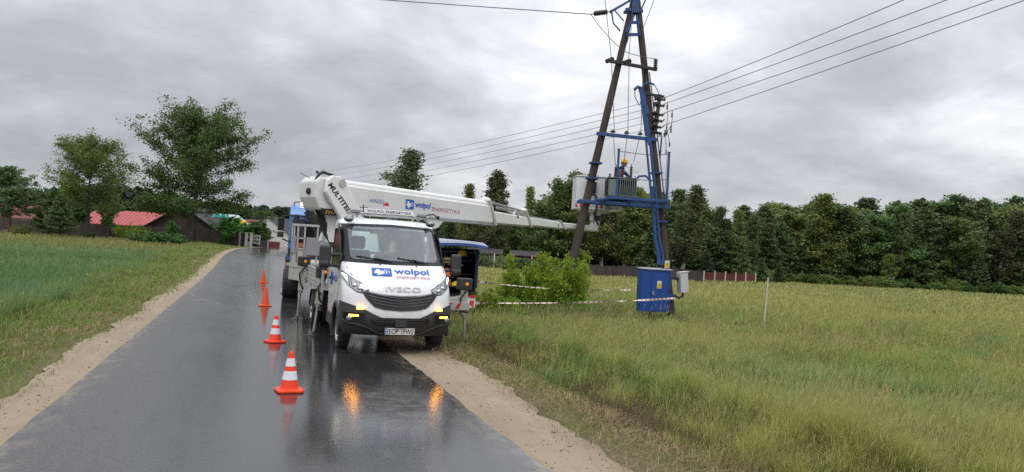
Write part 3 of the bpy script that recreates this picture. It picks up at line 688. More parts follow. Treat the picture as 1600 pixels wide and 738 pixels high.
# wheels
def wheel(parent, c, r, w, side, lug=6, rim_mat='steel', deep=.05):
    """side = +1/-1: outward direction along local x"""
    tmb = MB(); prof = [(r*.62, -w/2), (r*.80, -w/2-.004), (r*.93, -w/2+.006), (r*.985, -w/2+.03), (r, -w/2+.05), (r, w/2-.05), (r*.985, w/2-.03), (r*.93, w/2-.006), (r*.80, w/2+.004), (r*.62, w/2)]
    tmb.lathe(prof, c, 40, 'X', cap=False); 
    for k in range(40):
        a = 2*math.pi*k/40; tmb.box((c[0]+(w*.22 if k % 2 else -w*.22), c[1]+(r+.001)*math.cos(a), c[2]+(r+.001)*math.sin(a)), (w*.36, r*.10, .012), (a, 0, 0) if False else Matrix(((1, 0, 0), (0, -math.sin(a), math.cos(a)), (0, math.cos(a), math.sin(a)))))
    wp = tmb.build('wheel', M['tyre'], parent, smooth=True, angle=30)
    rm = MB(); o = side*w/2
    rm.lathe([(r*.63, o-side*.0), (r*.60, o-side*.01), (r*.56, o-side*deep), (r*.40, o-side*deep*.4), (r*.30, o-side*deep*.9), (r*.16, o-side*deep*.8), (r*.15, o+side*.01), (.001, o+side*.015)], c, 32, 'X', cap=False)
    rm.build('rim', M[rim_mat], wp, smooth=True)
    h = MB()
    for k in range(lug):
        a = 2*math.pi*k/lug; h.lathe([(.012, 0), (.012, .03)], (c[0]+o-side*deep*.9-(0 if side > 0 else .03), c[1]+r*.25*math.cos(a), c[2]+r*.25*math.sin(a)), 8, 'X')
        a += math.pi/lug; h.lathe([(r*.065, 0), (r*.065, .012)], (c[0]+o-side*deep*.55-(0 if side > 0 else .012), c[1]+r*.46*math.cos(a), c[2]+r*.46*math.sin(a)), 10, 'X')
    h.build('wheel_nuts', M['dark'], wp)
    return wp
for s in (-1, 1): 
    wheel(van, (s*.865, 1.0, .365), .365, .21, s)
    wheel(van, (s*.95, 5.15, .365), .365, .20, s); wheel(van, (s*.72, 5.15, .365), .365, .20, s, deep=.02)
# chassis, axles
mb = MB()
for s in (-1, 1): mb.bar((s*.42, .6, .55), (s*.42, 6.3, .62), .09, .18)
mb.bar((-.8, 1.0, .37), (.8, 1.0, .37), .10, .10); mb.bar((-.8, 5.15, .37), (.8, 5.15, .37), .13, .13); mb.box((0, .9, .50), (1.2, 1.0, .25)); mb.box((.0, 3.4, .55), (1.3, 1.2, .3)); mb.build('chassis', M['dark'], van)
# flat bed
bed = MB().box2((-1.08, 2.62, .96), (1.08, 6.35, 1.02)).build('bed_floor', M['alu'], van)
mb = MB()
for s in (-1, 1):
    mb.box2((s*1.10, 2.62, .93), (s*1.075, 6.35, 1.36))
    for z in (1.0, 1.09, 1.18, 1.27, 1.34): mb.box((s*1.107, 4.49, z), (.014, 3.70, .022))
    for y in (2.64, 3.85, 5.1, 6.33): mb.box((s*1.10, y, 1.13), (.045, .05, .46))
mb.box2((-1.10, 6.33, .93), (1.10, 6.36, 1.36)); mb.build('drop_side', M['alu'], van, bevel=.003)
mb = MB(); mb.box2((-1.02, 2.50, .96), (1.02, 2.56, 1.45))
for x in (-1.0, -.5, .5, 1.0): mb.bar((x, 2.53, 1.45), (x, 2.53, 1.75), .05, .05)
mb.bar((-1.03, 2.53, 1.77), (1.03, 2.53, 1.77), .05, .05); mb.build('headboard', M['alu'], van, bevel=.003)
mb = MB(); 
for s in (-1, 1): mb.box((s*1.03, 3.6, .66), (.08, 1.3, .34)); 
mb.build('side_locker', M['black_plastic'], van, bevel=.02)
for s in (-1, 1):
    mb = MB(); mb.grid(lambda a, x: (s*x, 5.15+.46*math.cos(a), .37+.46*math.sin(a)), frange(R(5), R(175), 14), [.60, 1.07]); mb.build('mudguard', M['black_plastic'], van)
# roof: corner lamps and light bar
for s in (-1, 1):
    mb = MB(); mb.sphere((s*.80, 1.50, 2.41), (.095, .06, .06), 14, 8); cl = mb.build('corner_lamp_housing', M['black_plastic'], van, smooth=True)
    mb = MB(); mb.sphere((s*.80, 1.475, 2.415), (.078, .062, .048), 14, 8); mb.build('lamp_lens', M['lens'], cl, smooth=True)
mb = MB()
for y in (1.72, 2.25): mb.tube([(-.72, y, 2.545), (.80, y, 2.545)], .028, 8)
mb.tube([(-.72, 1.9, 2.56), (-.72, 2.3, 2.56)], .03, 8)
for x in (-.62, .60): mb.bar((x, 1.72, 2.46), (x, 1.72, 2.54), .04, .06); mb.bar((x, 2.25, 2.46), (x, 2.25, 2.54), .04, .06)
rb = mb.build('roof_rack', M['steel'], van, smooth=True)
mb = MB(); mb.box((.0, 1.68, 2.60), (.98, .03, .085)); sb = mb.build('name_board', M['logo_white'], van, bevel=.004)
mb = MB(); add_text(mb, 'WOLPOL ENERGETYKA', lambda u, v: (-.44+.88*u, 1.6635, 2.575+.05*v), .02); mb.build('lettering', M['text_black'], sb)
for x in (-.66, .66): MB().box((x, 1.66, 2.58), (.20, .06, .05)).build('marker_lamp', M['grey_panel'], van, bevel=.01)
mb = MB(); mb.tube([(-.50, 1.72, 2.46), (-.50, 1.72, 2.72)], .010, 6); mb.tube([(-.58, 1.70, 2.66), (-.42, 1.70, 2.66)], .008, 6); mb.build('antenna', M['dark'], van)
mb = MB(); mb.tube([(.70, 1.9, 2.56), (.80, 1.8, 2.60), (.92, 1.75, 2.62), (.99, 1.7, 2.56)], .016, 6); mb.sphere((1.0, 1.7, 2.56), (.04, .04, .04)); mb.build('lamp_arm', M['dark'], van)

# outriggers: world positions of the pads
def outrigger(x, y, headz, gz=0.0, num=None, head=True, beam_to=None, tilt=(0, 0)):
    top = Vector((x+tilt[0], y+tilt[1], headz)); b = Vector((x, y, gz+.04)); m_ = b.lerp(top, .48)
    mb = MB(); mb.bar(m_, top-Vector((0, 0, .10)), .13, .13, (0, 1, 0)); 
    if beam_to: mb.bar(top-Vector((0, 0, .30)), beam_to, .12, .16)
    leg = mb.build('outrigger', M['grey_paint'], van, world=True, bevel=.008)
    mb = MB(); mb.tube([b, m_.lerp(top, .12)], .030, 10); mb.build('outrigger_ram', M['steel'], leg, world=False) if False else None
    def sub(mb_, name, mat, **k):
        o_ = mb_.build(name, mat, van, world=True, **k); o_.parent = leg; return o_
    sub(mb, 'ram', M['steel'], smooth=True)
    mb = MB(); mb.lathe([(.15, 0), (.15, .02), (.10, .035), (.045, .09), (.03, .10)], (x, y, gz), 20); sub(mb, 'foot_pad', M['dark'], smooth=True)
    mb = MB(); mb.lathe([(.055, -.05), (.055, .16)], tuple(m_), 12); sub(mb, 'collar', M['steel'], smooth=True)
    mb = MB(); mb.tube([top+Vector((.04, -.08, -.12)), top+Vector((-.10, -.12, -.30)), top+Vector((-.06, -.08, -.55)), m_+Vector((.05, -.07, .05))], .018, 6); sub(mb, 'hose', M['black'])
    if head:
        mb = MB(); mb.box(top+Vector((0, 0, 0)), (.30, .20, .24)); sub(mb, 'control_head', M['black_plastic'], bevel=.025)
        mb = MB(); mb.sphere(top+Vector((.03, -.11, .0)), (.035, .02, .035), 12, 8); sub(mb, 'warning_lamp', M['orange_dim'], smooth=True)
    if num:
        q = m_.lerp(top, .35); mb = MB(); mb.box(q+Vector((0, -.075, 0)), (.12, .008, .2)); o_ = sub(mb, 'number_plate_label', M['grey_paint'])
        o_.name = 'label_plate'
        mb = MB(); add_text(mb, num, lambda u, v: (q.x-.03+.06*u, q.y-.081, q.z-.06+.12*v), .02); sub(mb, 'digit', M['text_black'])
    return leg
outrigger(1.32, 16.4, 1.32, num='4', beam_to=(2.0, 16.4, 1.0), tilt=(.13, 0))
l2 = outrigger(1.18, 19.7, 1.44, beam_to=(2.0, 19.7, .9), tilt=(.08, 0))
l3 = outrigger(4.27, 15.4, 1.24, gz=-.02, beam_to=(3.2, 15.4, .62), tilt=(-.07, 0))
mb = MB(); mb.box((3.72, 15.33, .79), (1.15, .10, .17)); bm_ = mb.build('outrigger_beam', M['alu'], van, world=True, bevel=.006)
for k in range(5):
    mb = MB(); x0 = 3.20+k*.20; mb.add([(x0, 15.275, .73), (x0+.07, 15.275, .73), (x0+.13, 15.275, .85), (x0+.06, 15.275, .85)], [(0, 1, 2, 3)])
    o_ = mb.build('stripe', M['red_reflect'], van, world=True); o_.parent = bm_

# ---- turret, arm and telescopic boom (built in world coordinates)
BD = Vector((.888, .460, 0)); BN = Vector((.460, -.888, 0)); BS = Vector((1.05, 18.55, 0))
def BP(s_, z, n=0.0): return BS+BD*s_+BN*n+Vector((0, 0, z))
def bsec(mb, s0, s1, t0, t1, b0, b1, w, ch=.05, n0=0.0):
    """box section with chamfered edges along the boom"""
    def prof(t_, b_): return [(-w/2+ch, t_), (w/2-ch, t_), (w/2, t_-ch), (w/2, b_+ch*1.3), (w/2-ch*1.6, b_), (-w/2+ch*1.6, b_), (-w/2, b_+ch*1.3), (-w/2, t_-ch)]
    vs = [BP(s0, z, n+n0) for n, z in prof(t0, b0)]+[BP(s1, z, n+n0) for n, z in prof(t1, b1)]
    return mb.add(vs, [tuple(range(7, -1, -1)), tuple(range(8, 16))]+[(i, (i+1) % 8, 8+(i+1) % 8, 8+i) for i in range(8)])
def wpart(mb, name, mat, parent=van, **k):
    o_ = mb.build(name, mat, van, world=True, **k)
    if parent is not van: o_.parent = parent
    return o_
mb = MB(); bsec(mb, .55, 6.0, 3.36, 3.25, 2.68, 2.70, .50)
boom = wpart(mb, 'boom', M['white_boom'], bevel=.008)
mb = MB(); mb.tube([BP(.9, 3.36, .10), BP(5.85, 3.27, .10)], .10, 12); wpart(mb, 'upper_tube', M['white_arm'], boom, smooth=True)
mb = MB(); mb.box2((0, 0, 0), (0, 0, 0)) if False else None
mb.bar(BP(.9, 2.705, 0), BP(6.0, 2.72, 0), .42, .05); wpart(mb, 'boom_underside_rail', M['grey_paint'], boom)
for (s0, s1, t0, t1, b0_, b1_, w) in ((6.0, 7.58, 3.10, 3.02, 2.73, 2.74, .40), (7.55, 9.22, 3.05, 2.98, 2.77, 2.76, .32), (9.15, 10.9, 2.98, 2.98, 2.79, 2.78, .25)):
    wpart(bsec(MB(), s0, s1, t0, t1, b0_, b1_, w, .03), 'boom_extension', M['white_boom'], boom, bevel=.005)
for (s0, t_, b_, w) in ((5.95, 3.38, 2.68, .58), (7.52, 3.22, 2.73, .46), (9.17, 3.04, 2.75, .37)):
    mb = MB()
    vs = []
    for ds, dz in ((0, 0),): pass
    mb.add([BP(s0-.16, t_, -w/2), BP(s0-.16, t_, w/2), BP(s0+.12, b_, w/2), BP(s0+.12, b_, -w/2), BP(s0-.08, t_, -w/2), BP(s0-.08, t_, w/2), BP(s0+.20, b_, w/2), BP(s0+.20, b_, -w/2)],
           [(0, 1, 2, 3), (4, 7, 6, 5), (0, 4, 5, 1), (1, 5, 6, 2), (2, 6, 7, 3), (3, 7, 4, 0)]); wpart(mb, 'collar', M['grey_paint'], boom, bevel=.01)
mb = MB()
for n in (.12, .02): mb.tube([BP(5.9, 3.36, n), BP(7.45, 3.19, n)], .022, 8)
mb.tube([BP(6.3, 3.22, .06), BP(7.0, 3.17, .06)], .04, 8); mb.tube([BP(7.6, 3.07, .15), BP(9.2, 2.995, .12)], .010, 6); wpart(mb, 'hose_rail', M['steel'], boom)
mb = MB(); mb.sphere(BP(5.82, 3.38, .08), (.16, .12, .10)); mb.sphere(BP(7.42, 3.21, .08), (.12, .09, .08)); wpart(mb, 'rail_cap', M['white_arm'], boom, smooth=True)
mb = MB(); mb.sphere(BP(7.05, 3.0, .204), (.04, .01, .04), 10, 6); mb.sphere(BP(8.95, 2.88, .163), (.03, .01, .03), 10, 6); wpart(mb, 'bolt', M['dark'], boom)
# rest bracket under the boom
mb = MB(); mb.prism([(3.55, 2.70), (4.20, 2.70), (4.02, 2.50), (3.88, 2.45), (3.76, 2.50)], -.05, .05, lambda u, v, w: BP(u, v, .15+w)); mb.lathe([(.05, -.1), (.05, .1)], BP(3.88, 2.53, .1), 12, 'Y'); wpart(mb, 'rest_bracket', M['white_boom'], boom, bevel=.006)
# lettering on boom
BW = .2535
def bfn(s0, s1, z0, z1, sl=-.022): return lambda u, v: BP(s0+(s1-s0)*u, z0+(z1-z0)*v+sl*(s1-s0)*u, BW)
mb = MB(); add_text(mb, 'WINDEX', bfn(1.72, 2.17, 2.975, 3.07), .0, .25); wpart(mb, 'lettering', M['logo_blue'], boom)
mb = MB(); mb.add([BP(2.12, 2.93, BW), BP(2.30, 2.93, BW), BP(2.30, 2.99, BW), BP(2.22, 3.02, BW), BP(2.12, 2.95, BW)], [(0, 1, 2, 3, 4)]); wpart(mb, 'emblem', M['red_reflect'], boom)
e_ = logo_square(van, lambda u, v, o: BP(2.83+.27*u, 2.905+.25*v-.006*u, BW+o)) 
def toworld_fix(o_):
    q = Matrix.Translation(van.location) @ Euler(van.rotation_euler).to_matrix().to_4x4(); q.invert(); o_.data.transform(q)
toworld_fix(e_); [toworld_fix(c_) for c_ in e_.children]; e_.parent = boom
for c_ in list(e_.children): c_.parent = boom
mb = MB(); add_text(mb, 'wolpol', bfn(3.13, 3.66, 2.925, 3.13), .04); wpart(mb, 'lettering', M['logo_blue'], boom)
mb = MB(); add_text(mb, 'ENERGETYKA', bfn(3.72, 4.72, 2.925, 3.03), .0); wpart(mb, 'lettering', M['logo_red'], boom)
# rear boom head box
mb = MB()
def head(u, v, w): return BP(u, v, w)
mb.prism([(.12, 3.33), (.25, 3.45), (.80, 3.48), (.86, 2.74), (.60, 2.70), (.42, 2.66), (.26, 2.70), (.13, 2.96)], -.36, .36, head)
hd = wpart(mb, 'boom_head', M['white_boom'], bevel=.05)
mb = MB(); mb.tube([BP(.18, 3.36, .25), BP(.26, 3.50, .25), BP(.35, 3.56, .25), BP(.60, 3.53, .22), BP(.80, 3.49, .2)], .035, 8); mb.sphere(BP(.10, 3.1, .1), (.06, .06, .08)); wpart(mb, 'hose', M['black'], hd, smooth=True)
mb = MB(); mb.tube([BP(-.15, 3.50, .1), BP(.12, 3.40, .1)], .008, 5); mb.box(BP(.30, 3.56, .1), (.06, .04, .06)); wpart(mb, 'sensor', M['dark'], hd)
mb = MB()
for k in range(3): mb.tube([BP(.35+k*.1, 3.38-.3*k, .362), BP(.4+k*.1, 2.9, .362), BP(.6, 2.78, .362)], .003, 4)
wpart(mb, 'cable', M['dark'], hd)
# lower arm: two cheeks beside the boom head, running down behind the cab
mb = MB()
A0, A1 = (.72, 3.30), (1.50, 1.95); pr_ = [(.44, 3.36), (.60, 3.50), (.82, 3.50), (.98, 3.38), (1.92, 1.95), (1.15, 1.80), (.88, 2.20)]
pr_ = [(.30, 3.10), (.34, 3.38), (.48, 3.50), (.68, 3.49), (.84, 3.36), (1.55, 2.40), (1.70, 1.95), (.80, 1.95), (.92, 2.30)]
mb.prism(pr_, .38, .52, head); mb.prism(pr_, -.52, -.38, head)
arm = wpart(mb, 'lower_arm', M['white_arm'], bevel=.03)
mb = MB(); mb.lathe([(.09, -.55), (.09, .55)], (0, 0, 0), 18, 'Y'); 
q = Matrix((BD, -BN, (0, 0, 1))).transposed(); mb.v = [tuple(q @ Vector(v)+BP(.72, 3.34)) for v in mb.v]; wpart(mb, 'pivot_pin', M['alu'], arm, smooth=True)
ad = Vector((1.50-.66, 2.42-3.30)).normalized()
def armfn(u, v):
    # text runs downward along the arm
    c0 = Vector((.44, 3.36)); d2 = ad; n2 = Vector((d2.y, -d2.x)); p_ = c0+d2*(.86*u)+n2*(-.15+.13*v)*-1
    return BP(p_.x, p_.y, .524)
mb = MB(); add_text(mb, 'MULTITEL', armfn, .035, .2); wpart(mb, 'lettering', M['text_black'], arm)
mb = MB(); mb.prism([(.30, 2.72), (.95, 2.72), (1.1, 2.64), (1.1, 2.57), (.40, 2.57)], .20, .36, head); wpart(mb, 'warning_strip', M['dark'], arm)
mb = MB()
for k in range(9): mb.prism([(.42+k*.07, 2.60), (.45+k*.07, 2.60), (.48+k*.07, 2.68), (.45+k*.07, 2.68)], .362, .364, head)
wpart(mb, 'warning_dashes', principled('ochre', (.45, .28, .03), .6), arm)
mb = MB(); mb.box(BP(1.1, 2.25, 0), (.7, .7, .6)); mb.lathe([(.62, .98), (.62, 1.10), (.52, 1.12), (.50, 1.5), (.42, 2.1), (.40, 2.2)], (2.47, 18.75, 0), 28); tur = wpart(mb, 'turret', M['white_boom'], smooth=True, angle=30)
mb = MB(); mb.tube([BP(.9, 2.1, -.1), BP(2.6, 2.66, 0)], .085, 12); mb.tube([BP(1.9, 2.42, 0), BP(3.0, 2.75, 0)], .05, 12); wpart(mb, 'lift_cylinder', M['steel'], tur, smooth=True)
# cable loom hanging in front of truck
mb = MB(); rnd = random.Random(4)
for k in range(6):
    a0 = BP(.30+.04*k, 2.74-.02*k, .10); b0_ = BP(.95+.08*k, 1.75+.03*k, .2)
    mb.tube([a0, a0.lerp(b0_, .3)+Vector((0, 0, -.22-.03*k)), a0.lerp(b0_, .7)+Vector((0, 0, -.18)), b0_], .022, 8)
wpart(mb, 'hose_loom', M['black'], tur, smooth=True)

# ---- basket
def _unused(s_, n, z): return BP(s_, z, n)
TO = Vector((11.27, 22.43, 0)); TRZ = -math.atan2(.259, .966)
_BP = BP
def BP(s_, z, n=0.0):   # basket frame: parallel to the tower
    return TO + Euler((0, 0, TRZ)).to_matrix() @ Vector((s_, 1.0-n, z))
mb = MB()
s0, s1, n0, n1, z0, z1 = -1.50, .06, -.42, .36, 3.50, 4.56
def bcyl(mb, s0, s1, n0, n1, z0, z1, t_=.035):
    mb.prism([(s0, n0), (s1, n0), (s1, n1), (s0, n1)], z0, z0+.06, lambda u, v, w: BP(u, w, v))
    for (a_, b_, c_, d_) in ((s0, s1, n1-t_, n1), (s0, s1, n0, n0+t_), (s0, s0+t_, n0, n1), (s1-t_, s1, n0, n1)):
        mb.prism([(a_, c_), (b_, c_), (b_, d_), (a_, d_)], z0+.05, z1, lambda u, v, w: BP(u, w, v))
bcyl(mb, s0, s1, n0, n1, z0, z1)
bk = wpart(mb, 'basket', M['white'], bevel=.03)
mb = MB()
for (a_, b_) in (((s0, n1), (s1, n1)), ((s0, n0), (s1, n0)), ((s0, n0), (s0, n1)), ((s1, n0), (s1, n1))): mb.tube([BP(a_[0], z1+.02, a_[1]), BP(b_[0], z1+.02, b_[1])], .028, 8)
wpart(mb, 'basket_rim', M['alu'], bk, smooth=True)
for sa in (s0+.03, s0+.72):
    mb = MB()
    for k in range(2): a_ = sa+k*.15; mb.add([BP(a_, z0+.05, n1+.004), BP(a_+.08, z0+.05, n1+.004), BP(a_+.02, z0+.18, n1+.004), BP(a_-.03+.0, z0+.18, n1+.004)], [(0, 1, 2, 3)])
    mb2 = MB(); mb2.prism([(sa-.03, z0+.05), (sa+.26, z0+.05), (sa+.26, z0+.18), (sa-.03, z0+.18)], n1+.001, n1+.003, lambda u, v, w: BP(u, v, w)); st = wpart(mb2, 'chevron_plate', M['white_reflect'], bk)
    wpart(mb, 'chevron', M['red_reflect'], st)
mb = MB(); mb.prism([(s0+1.0, z0+.02), (s0+1.20, z0+.02), (s0+1.20, z0+.30), (s0+1.0, z0+.30)], n1, n1+.02, head); wpart(mb, 'basket_locker', M['grey_panel'], bk)
mb = MB(); add_text(mb, 'WINDEX', lambda u, v: BP(s0+1.24+.27*u, z0+.06+.05*v, n1+.004)); wpart(mb, 'lettering', M['text_black'], bk)
mb = MB(); mb.box(BP(s0+.52, 4.22, n1+.05), (.30, .12, .36)); mb.tube([BP(s0+.55, 4.0, n1+.06), BP(s0+.66, 3.98, n1+.08), BP(s0+.72, 3.8, n1+.08), BP(s0+.71, 3.5, n1+.08), BP(s0+.70, 3.2, n1-.1)], .03, 8); wpart(mb, 'control_box', M['black_plastic'], bk, smooth=False)
# jib between boom tip and basket
BPb = BP; BP = _BP
mb = MB(); mb.prism([(10.7, 2.80), (11.0, 2.80), (11.12, 3.12), (11.02, 3.22), (10.86, 2.98), (10.7, 2.98)], -.14, .14, head); mb.box(BP(11.0, 3.30, 0), (.28, .28, .30)); mb.prism([(10.7, 3.42), (11.4, 3.42), (11.5, 3.50), (10.6, 3.50)], -.2, .2, head); jb = wpart(mb, 'jib', M['white_boom'], boom, bevel=.02)
mb = MB(); mb.tube([BP(10.75, 3.42, .12), BP(10.82, 3.2, .16), BP(11.0, 3.02, .16)], .03, 8); mb.box(BP(10.95, 3.24, .17), (.12, .06, .16)); mb.tube([BP(11.1, 3.1, .15), BP(11.2, 3.3, .15), BP(11.05, 3.45, .1)], .025, 6); wpart(mb, 'jib_hose', M['dark'], boom)

# ================================================================== BLUE CRANE TRUCK (facing away)
trk = empty('crane_truck', (.90, 25.2, 0), R(-4), 'blue cab crane truck with lit beacon standing beyond the white van', 'truck')
TW = 2.45
def tb(mb, a, b): return mb.box2(a, b)
mb = MB()
for x in (.75, 1.7): mb.bar((x, .1, .85), (x, 8.6, .85), .12, .28)
mb.build('chassis', M['dark'], trk)
mb = MB(); mb.prism([(6.35, 1.15), (6.35, 2.9), (6.55, 3.25), (7.3, 3.38), (8.1, 3.28), (8.45, 2.9), (8.62, 1.9), (8.62, .75), (7.9, .75), (7.9, 1.25), (6.9, 1.25), (6.9, 1.0)], 0.02, TW-.02, lambda u, v, w: (w, u, v)); cabt = mb.build('cab', M['truck_blue'], trk, bevel=.05)
mb = MB(); mb.add([(.012, 7.25, 1.95), (.012, 8.25, 1.95), (.012, 8.22, 2.75), (.012, 7.25, 2.82)], [(0, 1, 2, 3)]); mb.build('side_window', M['glass_dark'], trk)
mb = MB(); mb.add([(.3, 6.344, 2.1), (TW-.3, 6.344, 2.1), (TW-.3, 6.344, 2.7), (.3, 6.344, 2.7)], [(0, 1, 2, 3)]); mb.add([(.2, 8.60, 2.0), (TW-.2, 8.60, 2.0), (TW-.2, 8.47, 2.85), (.2, 8.47, 2.85)], [(0, 1, 2, 3)]); mb.build('cab_window', M['glass_dark'], trk)
mb = MB(); mb.add([(.05, 6.343, 1.95), (.20, 6.343, 1.95), (.20, 6.343, 2.80), (.09, 6.343, 2.80)], [(0, 1, 2, 3)]); mb.build('corner_window', M['glass'], trk)
mb = MB(); mb.bar((.0, 6.33, 2.92), (TW, 6.33, 2.92), .03, .05); mb.bar((.0, 6.33, 1.88), (TW, 6.33, 1.88), .03, .03); mb.box((.10, 6.33, 1.45), (.12, .02, .30)); mb.bar((.22, 6.33, 1.2), (.22, 6.33, 2.9), .03, .03, (0, 1, 0)); mb.build('cab_trim', M['black_plastic'], trk)
mb = MB(); mb.tube([(.01, 7.15, 1.2), (.01, 7.15, 2.9)], .012, 5); mb.tube([(.01, 8.3, 1.3), (.01, 8.3, 2.8)], .012, 5); mb.box((0, 7.25, 1.75), (.04, .16, .05)); mb.build('door_seam', M['dark'], trk)
mb = MB(); mb.box((.0, 7.7, 1.45), (.01, .18, .18)); mb.build('emblem', M['logo_white'], trk)
mb = MB(); mb.box((-.36, 8.45, 2.60), (.26, .13, .56)); mb.box((-.36, 8.45, 2.16), (.26, .15, .24)); mr = mb.build('mirror', M['black_plastic'], trk, bevel=.03)
mb = MB(); mb.add([(-.46, 8.375, 2.38), (-.26, 8.375, 2.38), (-.26, 8.375, 2.84), (-.46, 8.375, 2.84)], [(0, 1, 2, 3)]); mb.build('mirror_glass', M['glass_dark'], mr)
mb = MB(); mb.tube([(-.36, 8.45, 2.9), (-.2, 8.5, 2.95), (.05, 8.5, 2.95), (.3, 8.45, 3.0)], .03, 6); mb.tube([(-.28, 8.45, 1.98), (.05, 8.5, 1.85)], .03, 6); mb.build('mirror_arm', M['black'], mr)
mb = MB(); mb.box((.42, 6.15, 2.05), (.5, .32, 1.5)); mb.tube([(.30, 6.05, 1.2), (.30, 6.05, 2.95)], .09, 12); mb.build('air_intake', M['dark'], trk, bevel=.03)
mb = MB(); mb.lathe([(.09, 0), (.09, .10), (.06, .16), (.01, .18)], (.50, 6.75, 3.34), 14); mb.build('beacon', M['beacon'], trk, smooth=True)
mb = MB(); mb.tube([(.12, 7.6, 3.25), (.16, 7.2, 3.48), (.5, 7.0, 3.50), (.62, 6.85, 3.38)], .022, 6); mb.build('beacon_pipe', M['dark'], trk)
mb = MB(); mb.tube([(-.0, 6.72, 1.0), (0, 6.78, 1.25), (0, 7.05, 1.36), (0, 7.55, 1.36), (0, 7.85, 1.2), (0, 7.9, .95)], .07, 6); mb.build('fender', M['black_plastic'], trk, smooth=True)
mb = MB(); mb.box((-.03, 6.62, 1.02), (.06, .10, .06)); mb.build('side_marker', M['orange_dim'], trk)
mb = MB(); mb.box((-.02, 6.50, .95), (.03, .12, .22)); mb.box((-.02, 6.50, .70), (.03, .12, .18)); mb.build('reflector_plate', M['red_reflect'], trk)
for y in (7.3,):
    for s, x in ((-1, .09), (1, TW-.17)): wheel(trk, (x, y, .52), .52, .30, s, lug=8, rim_mat='alu', deep=.06)
for y in (2.1, 3.4):
    for s, x in ((-1, .30), (1, TW-.30)): wheel(trk, (x, y, .52), .52, .50, s, lug=8, rim_mat='alu', deep=.12)
mb = MB(); mb.box((.30, 5.3, .78), (.5, .9, .6)); mb.build('fuel_tank', M['steel'], trk, bevel=.05)
mb = MB(); mb.box((.5, 4.6, .95), (.9, .30, .30)); mb.box((.22, 4.55, .62), (.16, .16, .8)); mb.lathe([(.22, 0), (.22, .04), (.08, .16)], (.22, 4.55, .06), 16); mb.build('stabiliser', M['alu'], trk)
mb = MB(); mb.prism([(-.10, .02), (.45, .02), (.30, .30), (.05, .38)], 3.95, 4.15, lambda u, v, w: (u, w, v)); mb.build('wheel_chock', M['white_reflect'], trk, bevel=.01)
# flat bed and its sides
mb = MB(); tb(mb, (.28, .0, 1.10), (TW, 5.4, 1.24)); mb.build('bed', M['grey_paint'], trk)
mb = MB(); tb(mb, (.28, .4, .80), (.32, 5.2, 1.62)); tb(mb, (TW-.04, .4, 1.12), (TW, 5.2, 1.62)); mb.prism([(.0, .72), (.5, .66), (.55, 1.62), (.02, 1.64)], .0, .05, lambda u, v, w: (u+.26, .02+w, v)); mb.build('drop_side', M['grey_paint'], trk, bevel=.008)
mb = MB()
for x in (.28, .45, .66, 1.05, 1.5, TW-.05): tb(mb, (x, .02, 1.24), (x+.05, .07, 2.42))
tb(mb, (.28, .0, 2.40), (TW, .08, 2.47)); tb(mb, (.28, .02, 1.66), (TW, .07, 1.72)); tb(mb, (.28, .02, 2.0), (.70, .07, 2.04)); tb(mb, (.28, .08, 1.25), (.33, 5.3, 1.3)); tb(mb, (.29, .08, 2.41), (.33, 3.0, 2.46)); tb(mb, (.29, 3.0, 1.25), (.33, 3.06, 2.46)); mb.build('rail_frame', M['alu'], trk)
mb = MB(); tb(mb, (.74, -.03, 1.50), (1.65, -.005, 2.06)); tb(mb, (.30, -.02, 1.55), (.42, -.005, 2.1)); mb.build('grey_board', M['grey_panel'], trk)
mb = MB(); tb(mb, (.44, .12, 1.26), (.76, .6, 1.98)); cr_ = mb.build('tool_shelf', M['barn_wood'], trk)
mb = MB()
for z in (1.34, 1.58, 1.80): mb.box((.60, .13, z), (.32, .14, .13))
mb.build('crate_row', M['cardboard'], trk, bevel=.01)
# crane
mb = MB(); mb.box((1.25, 5.85, 1.5), (1.2, .5, .9)); mb.lathe([(.28, 1.9), (.26, 2.9)], (1.25, 5.85, 0), 16); mb.bar((.75, 5.85, 3.15), (1.3, 5.85, 2.2), .45, .45, (0, 1, 0)); cb = mb.build('crane_base', M['black_plastic'], trk, bevel=.02)
mb = MB(); mb.bar((1.25, 5.6, 3.35), (2.0, 5.6, 2.15), .34, .36, (0, 1, 0)); mb.build('crane_arm', M['truck_blue'], cb, bevel=.02)
mb = MB(); mb.bar((.80, 5.55, 3.2), (1.60, 5.55, 2.0), .20, .26, (0, 1, 0)); mb.build('crane_jib', M['dark'], cb, bevel=.02)
mb = MB()
for k in range(6): mb.tube([(.6+.06*k, 5.5, 3.2), (.85+.08*k, 5.40, 2.75-.03*k), (1.2+.07*k, 5.45, 2.35), (1.5+.07*k, 5.5, 2.1)], .03, 6)
mb.build('hydraulic_hoses', M['black'], cb, smooth=True)

# ================================================================== TOOL TRAILER with tarpaulin
tr_o = Vector((4.1, 20.3, H(5, 20.4)))
trl = empty('tool_trailer', tr_o, R(-14), 'open tool trailer with dark tarpaulin sides and blue awning behind the white van', 'trailer')
mb = MB(); mb.box2((.0, .0, .55), (1.70, 2.6, .68)); mb.box2((.1, -.1, .50), (1.6, 0, .60)); mb.build('trailer_floor', M['alu'], trl)
mb = MB(); mb.box2((-.02, 2.55, .68), (1.70, 2.6, 1.98)); mb.box2((-.02, 0, .68), (.02, 2.6, 1.98)); mb.box2((1.66, .02, .78), (1.70, 2.6, 1.98)); mb.build('tarpaulin_sides', M['tarp_dark'], trl)
mb = MB(); mb.box2((1.675, -.03, .95), (1.735, .40, 1.97)); mb.tube([(1.70, -.04, .95), (1.72, -.04, 1.96)], .025, 6); mb.build('rolled_curtain', M['tarp_dark'], trl, bevel=.01)
mb = MB()
